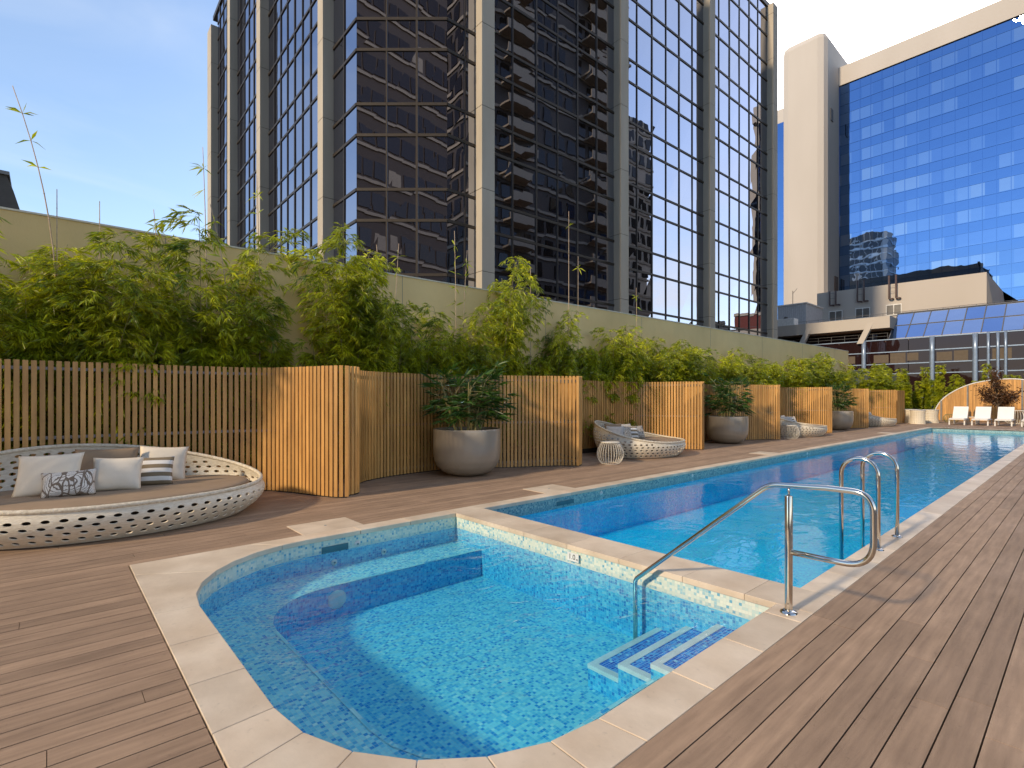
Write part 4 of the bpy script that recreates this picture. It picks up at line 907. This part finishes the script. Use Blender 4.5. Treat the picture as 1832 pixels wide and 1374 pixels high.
# ================================================================== glass tower
import functools
A = Vector((-20.787, 9.752, 0)); Bc = Vector((-18.234, 12.610, 0)); d1 = Vector((.0224, .9997, 0)); d2 = Vector((-.9997, .0224, 0))
tw = empty('glass_tower', (A.x-12, A.y+16, 0), 0, 'tall bronze glass office tower with pale concrete columns rising behind the wall', 'tower')
TO = Vector(tw.location); ZT = 33.4; ZB0 = -16
n1 = Vector((d1.y, -d1.x, 0)); n2 = Vector((-d2.y, d2.x, 0))*-1 if False else Vector((-.0224, -.9997, 0))
cd = (Bc-A); cl = cd.length; cdn = cd/cl; n3 = Vector((cdn.y, -cdn.x, 0))
RL, LLn = 32.2, 28.2
lev = [5.42+3.61*k for k in range(-1, 9)]     # bottom of the short panes; tops 1.31 higher
def grid_face(name_suffix, O, dv, nv, ss, zmin, zmax, jit):
    """panes (window parts per bay and storey) and mullion grid on one facade"""
    def T(s, off, z): v = O+dv*s+nv*off-TO; return (v.x, v.y, z)
    for (bay, mids) in ss:
        lines = [bay[0]]+mids+[bay[1]]
        zs = []
        for z in lev:
            if z+3.61 < zmin or z > zmax: continue
            w = MB()
            for a, b in zip(lines[:-1], lines[1:]):
                for (za, zb) in ((z, z+1.31), (z+1.31, z+3.61)):
                    za_, zb_ = za, min(zb, ZT-.1)
                    if zb_ <= za_: continue
                    j = [random.uniform(-jit, jit) for _ in range(4)]
                    pts = [T(a, j[0], za_), T(b, j[1], za_), T(b, j[2], zb_), T(a, j[3], zb_)]
                    if (Vector(pts[1])-Vector(pts[0])).cross(Vector(pts[2])-Vector(pts[0])).dot(nv) < 0: pts = pts[::-1]
                    w.face(pts)
            if w.f: w.build('window', 'tower_glass', tw)
        m = MB()
        def bx(s0, s1, z0, z1, p):
            c = [T(s0, -.05, z0), T(s1, -.05, z0), T(s1, p, z0), T(s0, p, z0), T(s0, -.05, z1), T(s1, -.05, z1), T(s1, p, z1), T(s0, p, z1)]
            b = len(m.v); m.v.extend(c)
            for q in ((0, 3, 2, 1), (4, 5, 6, 7), (0, 1, 5, 4), (1, 2, 6, 5), (2, 3, 7, 6), (3, 0, 4, 7)): m.f.append(tuple(b+i for i in q)); m.m.append(0); m.uv.append(None)
        for i, s in enumerate(mids): w_ = .046 if i % 2 else .03; bx(s-w_, s+w_, lev[0], ZT, .05)
        for z in lev:
            for zz in (z, z+1.31):
                if zz < ZT: bx(bay[0], bay[1], zz-.06, zz+.06, .045)
        m.build('mullion_grid', 'mullion', tw)
Rb = [((0, 1.47), [.9]), ((2.17, 11.13), [3.63, 5.15, 6.62, 8.1, 9.64]), ((11.83, 20.77), [13.26, 14.78, 16.27, 17.77, 19.35]), ((21.47, 30.61), [22.88, 24.41, 25.92, 27.51, 28.97]), ((31.4, RL), [])]
Lb = [((0, 2.5), [1.25]), ((3.15, 12.65), [4.2, 5.43, 6.61, 7.84, 9.05, 10.25, 11.45]), ((13.45, 20.33), [14.7, 15.9, 17.1, 18.3, 19.4]), ((21.1, 26.77), [22.3, 23.5, 24.7, 25.9])]
Cb = [((0, cl), [cl/3, 2*cl/3])]
grid_face('r', Bc, d1, n1, Rb, 2, 34, .006)
grid_face('l', A, d2, n2, Lb, 2, 34, .003)
grid_face('c', A, cdn, n3, Cb, 2, 22, .006)
# body behind the glass (below and above the storeys in view, and the unseen sides)
q = MB()
C_ = [A+d2*LLn, A, Bc, Bc+d1*RL, Bc+d1*RL+d2*(LLn+2.5), A+d2*LLn+d1*(RL+2)]
C_ = [p-TO-n3*.25*0 for p in C_]; cen = sum(C_, Vector())/len(C_)
C_ = [(p+(cen-p).normalized()*.35) for p in C_]
q.prism([(p.x, p.y) for p in C_], ZB0, ZT-.3); q.build('core', 'mullion', tw)
q = MB()
for O, dv, nv, ln in ((Bc, d1, n1, RL), (A, d2, n2, LLn), (A, cdn, n3, cl)):
    c = []
    for z in (ZT-.35, ZT): 
        for s, off in ((-.02, -.3), (ln+.02, -.3), (ln+.02, .09), (-.02, .09)): v = O+dv*s+nv*off-TO; c.append((v.x, v.y, z+(0 if ln > 5 else .002)))
    b = len(q.v); q.v.extend(c)
    for f in ((0, 3, 2, 1), (4, 5, 6, 7), (0, 1, 5, 4), (1, 2, 6, 5), (2, 3, 7, 6), (3, 0, 4, 7)): q.f.append(tuple(b+i for i in f)); q.m.append(0); q.uv.append(None)
q.build('parapet', 'mullion', tw)
def column(O, dv, nv, s0, s1, p=.5, top=ZT-.25):
    z = ZB0+.9; q = MB(); jz = [z]
    z0 = .88+3.61*(-4)
    zz = 7.05-7.22*3
    segs = []
    while zz < top: segs.append((zz, min(zz+3.61-.0, top))); zz += 3.61
    for za, zb in segs:
        if zb-za < .1: continue
        c = []
        for z_ in (za+.012, zb-.012):
            for s, off in ((s0, -.1), (s1, -.1), (s1, p), (s0, p)): v = O+dv*s+nv*off-TO; c.append((v.x, v.y, z_))
        b = len(q.v); q.v.extend(c)
        for f in ((0, 3, 2, 1), (4, 5, 6, 7), (0, 1, 5, 4), (1, 2, 6, 5), (2, 3, 7, 6), (3, 0, 4, 7)): q.f.append(tuple(b+i for i in f)); q.m.append(0); q.uv.append(None)
        c = []
    # recessed joint core
    c = []
    for z_ in (segs[0][0], top-.02):
        for s, off in ((s0+.015, -.1), (s1-.015, -.1), (s1-.015, p-.015), (s0+.015, p-.015)): v = O+dv*s+nv*off-TO; c.append((v.x, v.y, z_))
    b = len(q.v); q.v.extend(c)
    for f in ((0, 3, 2, 1), (4, 5, 6, 7), (0, 1, 5, 4), (1, 2, 6, 5), (2, 3, 7, 6), (3, 0, 4, 7)): q.f.append(tuple(b+i for i in f)); q.m.append(1); q.uv.append(None)
    q.build('column', ['concrete', 'mullion'], tw)
for s0, s1 in ((1.47, 2.17), (11.13, 11.83), (20.77, 21.47), (30.61, 31.4)): column(Bc, d1, n1, s0, s1)
for s0, s1 in ((2.5, 3.15), (12.65, 13.45), (20.33, 21.1), (26.77, 28.2)): column(A, d2, n2, s0, s1, top=ZT-.25 if s0 < 26 else ZT-1.6)

# ================================================================== cream and blue glass tower at right
bt = empty('blue_tower', (-20, 103, 0), 0, 'wide tower of blue glass with a blank cream end wall, right background', 'tower')
BX0, BX1, BZ0, BZ1 = -9.6, 32, 14, 56.0     # local x
q = MB(); q.box(-16.6, -9.6, -7, 22, -16, 63); q.build('end_wall', 'slab', bt, bevel=1.2)
q = MB(); q.box(-9.9, BX1+1, .45, 22, -16, 55.6); q.box(-9.6, BX1+1, -.25, 22, 55.9, 59.1); q.box(-9.55, BX1+1, .2, .44, 10, 15.0); q.build('wall', 'slab', bt)
nf = 0; z = 13.9
while z < BZ1-.1:
    zt_ = min(z+3.5, 55.9)
    w = MB(); w.face([(BX0, 0, z), (BX1, 0, z), (BX1, 0, z+2.0), (BX0, 0, z+2.0)], 0, [(BX0, z), (BX1, z), (BX1, z+2), (BX0, z+2)]); w.build('window', 'blue_glass', bt)
    w = MB(); w.face([(BX0, .01, z+2.0), (BX1, .01, z+2.0), (BX1, .01, zt_), (BX0, .01, zt_)]); w.build('spandrel', 'blue_band', bt); z += 3.5
q = MB(); x = BX0
while x < BX1: q.box(x-.035, x+.035, -.06, .0, 13.9, 55.88); x += 1.55
z = 13.9
while z < 55.8:
    q.box(BX0, BX1, -.045, .005, z-.04, z+.04); q.box(BX0, BX1, -.043, .005, z+1.96, z+2.04); z += 3.5
q.build('mullion_grid', 'blue_band', bt)
q = MB(); q.box(-9.598, -9.5, -4.6, -3.4, 48.5, 50.5); q.build('vent', 'roof_dark', bt)
q = MB(); q.box(-9.598, -9.5, -2.6, -.8, 14, 22.5); q.build('recess', 'brownwall', bt)
b2 = empty('blue_office', (-44, 118, 0), 0, 'sliver of bright blue glass building between the two towers', 'building')
q = MB(); q.box(-7, 7, .1, 16, -16, 64); q.build('wall', 'slab', b2); q = MB(); q.face([(-7, 0, -10), (7, 0, -10), (7, 0, 61), (-7, 0, 61)]); q.build('window', 'blue_band', b2)
# podium with vents and pipes
pd = empty('podium_block', (-14.5, 70, 0), 0, 'blank cream rooftop block with three louvre vents below the blue tower', 'building')
q = MB()
pr = [(-8.0, -16), (7.3, -16), (7.3, 14.2), (-8.0, 14.2)]
for y0, y1 in ((0, 16),):
    b = len(q.v); q.v.extend([(-8.0, 0, -16), (7.36, 0, -16), (7.36, 0, 14.15), (-8.0, 0, 14.3), (-8.0, 14, -16), (10.5, 14, -16), (10.5, 14, 11.0), (7.36, 14, 14.15), (-8, 14, 14.3)])
    for f in ((0, 1, 2, 3), (0, 3, 8, 4), (3, 2, 7, 8)): q.f.append(tuple(b+i for i in f)); q.m.append(0); q.uv.append(None)
    q.f.append((b+1, b+5, b+6, b+7, b+2)); q.m.append(0); q.uv.append(None); q.f.append((b+4, b+8, b+7, b+6, b+5)); q.m.append(0); q.uv.append(None)
q.build('wall', 'slab', pd)
for x0 in (-6.70, -3.95, -1.0):
    v = MB(); v.box(x0, x0+1.45, -.10, -.004, 10.72, 10.82); v.box(x0, x0+1.45, -.10, -.004, 11.85, 11.95); v.box(x0, x0+.08, -.10, -.004, 10.82, 11.85); v.box(x0+1.37, x0+1.45, -.10, -.004, 10.82, 11.85); v.box(x0+.69, x0+.76, -.10, -.004, 10.82, 11.85)
    vo = v.build('vent', 'white_paint', pd)
    v = MB(); v.box(x0+.07, x0+1.38, -.04, -.008, 10.81, 11.86)
    for k in range(9): v.box(x0+.08, x0+1.37, -.07, -.05, 10.86+k*.11, 10.91+k*.11)
    v.build('louvre', 'rail', vo)
for (x, za, zb) in ((-20.72, 12.6, 14.3), (-17.87, 12.65, 15.1), (-14.84, 12.55, 15.15)):
    p = empty('vent_pipe', (x, 69.7, 12), 0, {-20.72: 'pair of brown bent vent pipes left of the other pairs on the cream block', -17.87: 'middle pair of brown bent vent pipes on the cream block', -14.84: 'right pair of brown bent vent pipes on the cream block'}[x], 'pipe', 'brown pipe pairs on the cream block')
    for dx in (-.32, .32):
        q = MB(); q.tube(bendpath([(dx, 0, zb-12), (dx, 0, za-12), (dx+.34, 0, za-12), (dx+.34, .27, za-12)], .16, 5), .09, 8); q.build('pipe', 'pipe', p, smooth=True)
    q = MB(); q.box(-.32, .32, -.01, .01, za-11.2, za-11.16); q.box(-.32, .32, -.01, .01, za-10.6, za-10.56); q.build('bracket', 'rail', p)
rb = empty('red_building', (-2, 92, 0), 0, 'dark red roofed building half hidden behind the cream block', 'building')
q = MB(); q.box(-3.2, 12, 0, 8, -16, 16.2); q.build('wall', 'red', rb); q = MB(); q.box(-3.4, 12.2, -.2, 8.2, 16.2, 16.7); q.build('roof', 'slab', rb)
# lower building with terrace, braces and skylight
lb_ = empty('terrace_building', (-10, 50, 0), 0, 'low dark glass building with terrace, diagonal braces and sloping blue skylight', 'building')
q = MB(); q.box(-14, 26, .35, 14, -16, 6.15); q.build('wall', 'brownwall', lb_)
# storeys of dark glass: one window per bay and storey
bays = [-14, -11.4, -8.8, -6.2, -2.57, 1.85, 4.3, 7.5, 11, 15, 20, 26]
for zi, (za, zb) in enumerate(((-.5, 1.6), (1.6, 3.45), (3.45, 4.25), (4.25, 5.2), (5.2, 6.2))):
    for a, b in zip(bays[:-1], bays[1:]):
        if b < -8 and zi < 2: continue
        w = MB(); n_ = max(1, int((b-a)/1.25))
        for k in range(n_):
            u0, u1 = a+(b-a)*k/n_, a+(b-a)*(k+1)/n_; j = random.uniform(0, .004)
            w.face([(u0+.02, j, za+.03), (u1-.02, 0, za+.03), (u1-.02, j, zb-.03), (u0+.02, 0, zb-.03)])
        wo = w.build('window', 'dark_glass', lb_)
rs = random.Random(8)
for (x0, x1, za, zb) in [(-1.9, -.9, 4.35, 5.0), (-.8, .2, 4.28, 5.1), (.3, 1.0, 4.45, 5.05), (2.1, 3.0, 4.35, 5.0), (3.1, 3.9, 4.3, 5.05), (-4.0, -3.2, 4.4, 5.0), (-5.6, -4.6, 4.3, 5.0), (5.2, 6.2, 4.3, 5.05)]:
    q = MB(); q.box(x0, x1, -.012, -.006, za, zb); q.build('blind', 'blind', lb_)
q = MB()
for z in (1.6, 3.45, 4.25, 5.2, 6.2): q.box(-14, 26, -.06, .03, z-.04, z+.035)
q.build('glazing_rail', 'pale_blue', lb_)
for x in (-2.56, 1.85, 4.3, 5.0, 5.5, 5.9, 8.2, 12):  # only the leftmost is a real column; the rest shape reflections in the glass
    w_ = .16 if x in (-2.56, 1.85, 4.3, 8.2, 12) else .09
    q = MB(); q.tube([(x+.0*math.sin(t), -.12, t) for t in (-1, 0, 1, 2, 3, 4, 5, 6.2)], w_, 10); q.build('pilaster_and_reflection', 'pale_blue', lb_, smooth=True)
q = MB(); q.box(-14, -.8, -.1, 8, 7.15, 8.1); q.box(-14, 26, 2.9, 8, 7.9, 8.05); q.build('roof', 'slab', lb_)
q = MB(); q.box(-14, -.9, 2.2, 2.3, 6.1, 7.2); q.build('terrace_window', 'dark_glass', lb_)
# skylight: sloping glass, lower edge forward
n_ = 24; w = MB(); 
for k in range(n_):
    for j in range(2):
        x0, x1 = -.9+1.1*k, -.9+1.1*(k+1); y0, y1 = 0+1.5*j, 0+1.5*(j+1); z0, z1 = 6.27+1.15*j, 6.27+1.15*(j+1)
        w.face([(x0+.12*0, y0, z0), (x1, y0, z0), (x1, y1, z1), (x0, y1, z1)], 0, [(k*1.2+.1, j*1.3+.1)]*4)
w.build('skylight', 'skylight', lb_)
q = MB()
for k in range(n_+1): x = -.9+1.1*k; q.tube([(x, -.02, 6.27), (x, 2.98, 8.58)], .035, 5)
q.tube([(-.9, 1.48, 7.43), (25.5, 1.48, 7.43)], .03, 5); q.tube([(-.9, 2.98, 8.6), (25.5, 2.98, 8.6)], .05, 5); q.build('skylight_bar', 'rail', lb_)
for x in (-6.9, -2.3):
    q = MB(); q.box(-.22, .22, 0, .35, 0, 2.1, T=lambda p, x=x: (x+p[0]+(p[2]-.0)*.42-.5, -.30+p[1]+p[2]*.12, 6.0+p[2])); q.build('brace', 'slab', lb_)
q = MB()
for k in range(40): x = -14+k*1.0; q.tube([(x, 3.2, 8.05), (x, 3.2, 8.75)], .018, 4)
for z in (8.45, 8.75): q.tube([(-14, 3.2, z), (26, 3.2, z)], .018, 4)
for k in range(14): x = -14+k*1.0; q.tube([(x, .12, 6.2), (x, .12, 6.75)], .016, 4)
for z in (6.5, 6.75): q.tube([(-14, .12, z), (-.95, .12, z)], .016, 4)
q.build('railing', 'rail', lb_)
sd = empty('roof_shed', (-21.6, 60, 0), 0, 'pale grey corrugated plant shed beside the tower foot', 'shed')
q = MB(); q.box(-1.6, 1.25, 0, 5, 4, 11.6)
for k in range(14): q.box(-1.55+k*.2, -1.47+k*.2, -.03, 0, 8, 11.6)
q.build('wall', 'shed', sd); q = MB(); q.box(-1.7, 1.35, -.1, 5.1, 11.6, 11.72); q.build('roof', 'white_paint', sd)
q = MB(); q.tube([(-.2, .4, 11.7), (-.2, .4, 13.2)], .03, 5); q.tube([(-.2, .4, 12.9), (.25, .4, 13.4)], .02, 4); q.build('aerial', 'roof_dark', sd)
ac = empty('plant_unit', (-19.2, 51.5, 7.9), 0, 'small white plant unit on the low roof left of the braces', 'plant unit'); q = MB(); q.box(-.9, .9, -.5, .5, 0, 1.0); q.build('casing', 'white_paint', ac, bevel=.03); q = MB(); q.lathe([(0, 1.25), (.15, 1.22), (.2, 1.1), (.2, 1.0)], seg=14); q.build('cowl', 'roof_dark', ac)
# roof mass above the wall at far left
rm = empty('roof_plant_room', (-26, -2.6, 0), 0, 'dark curved roof shape peeping over the wall at the far left', 'building')
q = MB(); q.prism([(-3, -6), (1, -6), (1, 1.72), (-3, 1.72)], -16, 7.0)
b = len(q.v); q.v.extend([(1.01, -6, 6.9), (1.01, 2.05, 6.9), (1.01, 1.93, 7.9), (1.01, 1.72, 8.7), (1.01, 1.55, 9.2), (1.01, -6, 9.2), (-3, -6, 6.9), (-3, 2.05, 6.9), (-3, 1.93, 7.9), (-3, 1.72, 8.7), (-3, 1.55, 9.2), (-3, -6, 9.2)])
q.f += [tuple(b+i for i in range(6)), tuple(b+6+i for i in reversed(range(6)))]+[(b+i, b+6+i, b+6+(i+1) % 6, b+(i+1) % 6) for i in range(6)]; q.m += [0]*8; q.uv += [None]*8
q.build('wall', 'roof_dark', rm); q = MB(); q.box(-3.1, 1.1, -6, 1.62, 9.2, 9.32); q.build('roof', 'rail', rm)
q = MB(); q.box(1.0, 1.06, -4, 1.2, 7.6, 8.0); q.build('window', 'window_dark', rm)

# ================================================================== city that the tower glass mirrors
def block(name, loc, sx, sy, h, m, label, fl=3.4, face='W', balcony=False, band='bandstone', zb=-16, bt_=.15):
    o = empty(name, loc, 0, label, 'building', None)
    q = MB(); q.box(-sx/2, sx/2, -sy/2, sy/2, zb, h); q.build('wall', m, o)
    q = MB(); z = 3
    while z < h-1: q.box(-sx/2-.2, sx/2+.2, -sy/2-.2, sy/2+.2, z-.25, z+bt_); z += fl
    q.build('floor_bands', band, o)
    ys = -sy/2+1; k = 0; w = MB()
    while ys < sy/2-1.5:
        z = 3.2
        while z < h-2:
            if random.random() < .8: w.box(-sx/2-.12, -sx/2, ys, ys+1.6, z+.3, z+2.4)
            z += fl
        ys += 2.3
    w.build('window_panes', 'window_dark', o)
    w = MB(); xs = -sx/2+1
    while xs < sx/2-1.5:
        z = 3.2
        while z < h-2: w.box(xs, xs+1.6, -sy/2-.12, -sy/2, z+.3, z+2.4); z += fl
        xs += 2.3
    w.build('window_panes', 'window_dark', o)
    w = MB(); c_ = MB(); xs = -sx/2+1
    while xs < sx/2-1.5:
        z = 3.2
        while z < h-2:
            if random.random() < .12: c_.box(xs+.2, xs+1.5, sy/2, sy/2+.06, z+.35, z+2.3)
            else: w.box(xs, xs+1.8, sy/2, sy/2+.12, z+.3, z+2.6)
            z += fl
        xs += 2.1
    w.build('window_panes', 'window_dark', o); c_.build('blinds', 'bandstone', o)
    if balcony:
        b_ = MB()
        z = 3
        while z < h-2:
            for y_ in (-sy/2+6, sy/2-11): b_.box(-sx/2-2.0, -sx/2, y_, y_+5, z-.1, z+.15); b_.box(-sx/2-2.0, -sx/2-1.9, y_, y_+5, z+.15, z+1.15)
            z += fl
        b_.build('balcony', 'bandstone', o)
    return o
block('apartment_tower', (34, 58, 0), 24, 34, 78, 'facade_b', 'dark apartment tower with stacked pale balconies, mirrored in the bronze tower glass', balcony=True)
block('hotel_block', (16.6, -42, 0), 34, 22, 66, 'facade_b', 'brown hotel with pale floor bands, mirrored in the corner facet of the bronze tower', fl=4.6)
block('beige_tower', (38, 88, 0), 14, 14, 60, 'facade_a', 'beige tower mirrored beside the concrete column')
block('white_tower', (-68, -72, 0), 17, 17, 74, 'slab', 'white balconied tower mirrored at the lower left of the blue glass', band='white_paint')
rs = random.Random(21)
for k in range(7):
    h = [16, 13, 18, 24, 15, 20, 38][k]
    block('city_building', (60+k*6, 128+k*17, 0), 12, 12, h, 'facade_a' if k % 3 else 'facade_b', 'distant city building, %s from the near end, mirrored low in the tower glass' % ORD[k], fl=3.4)
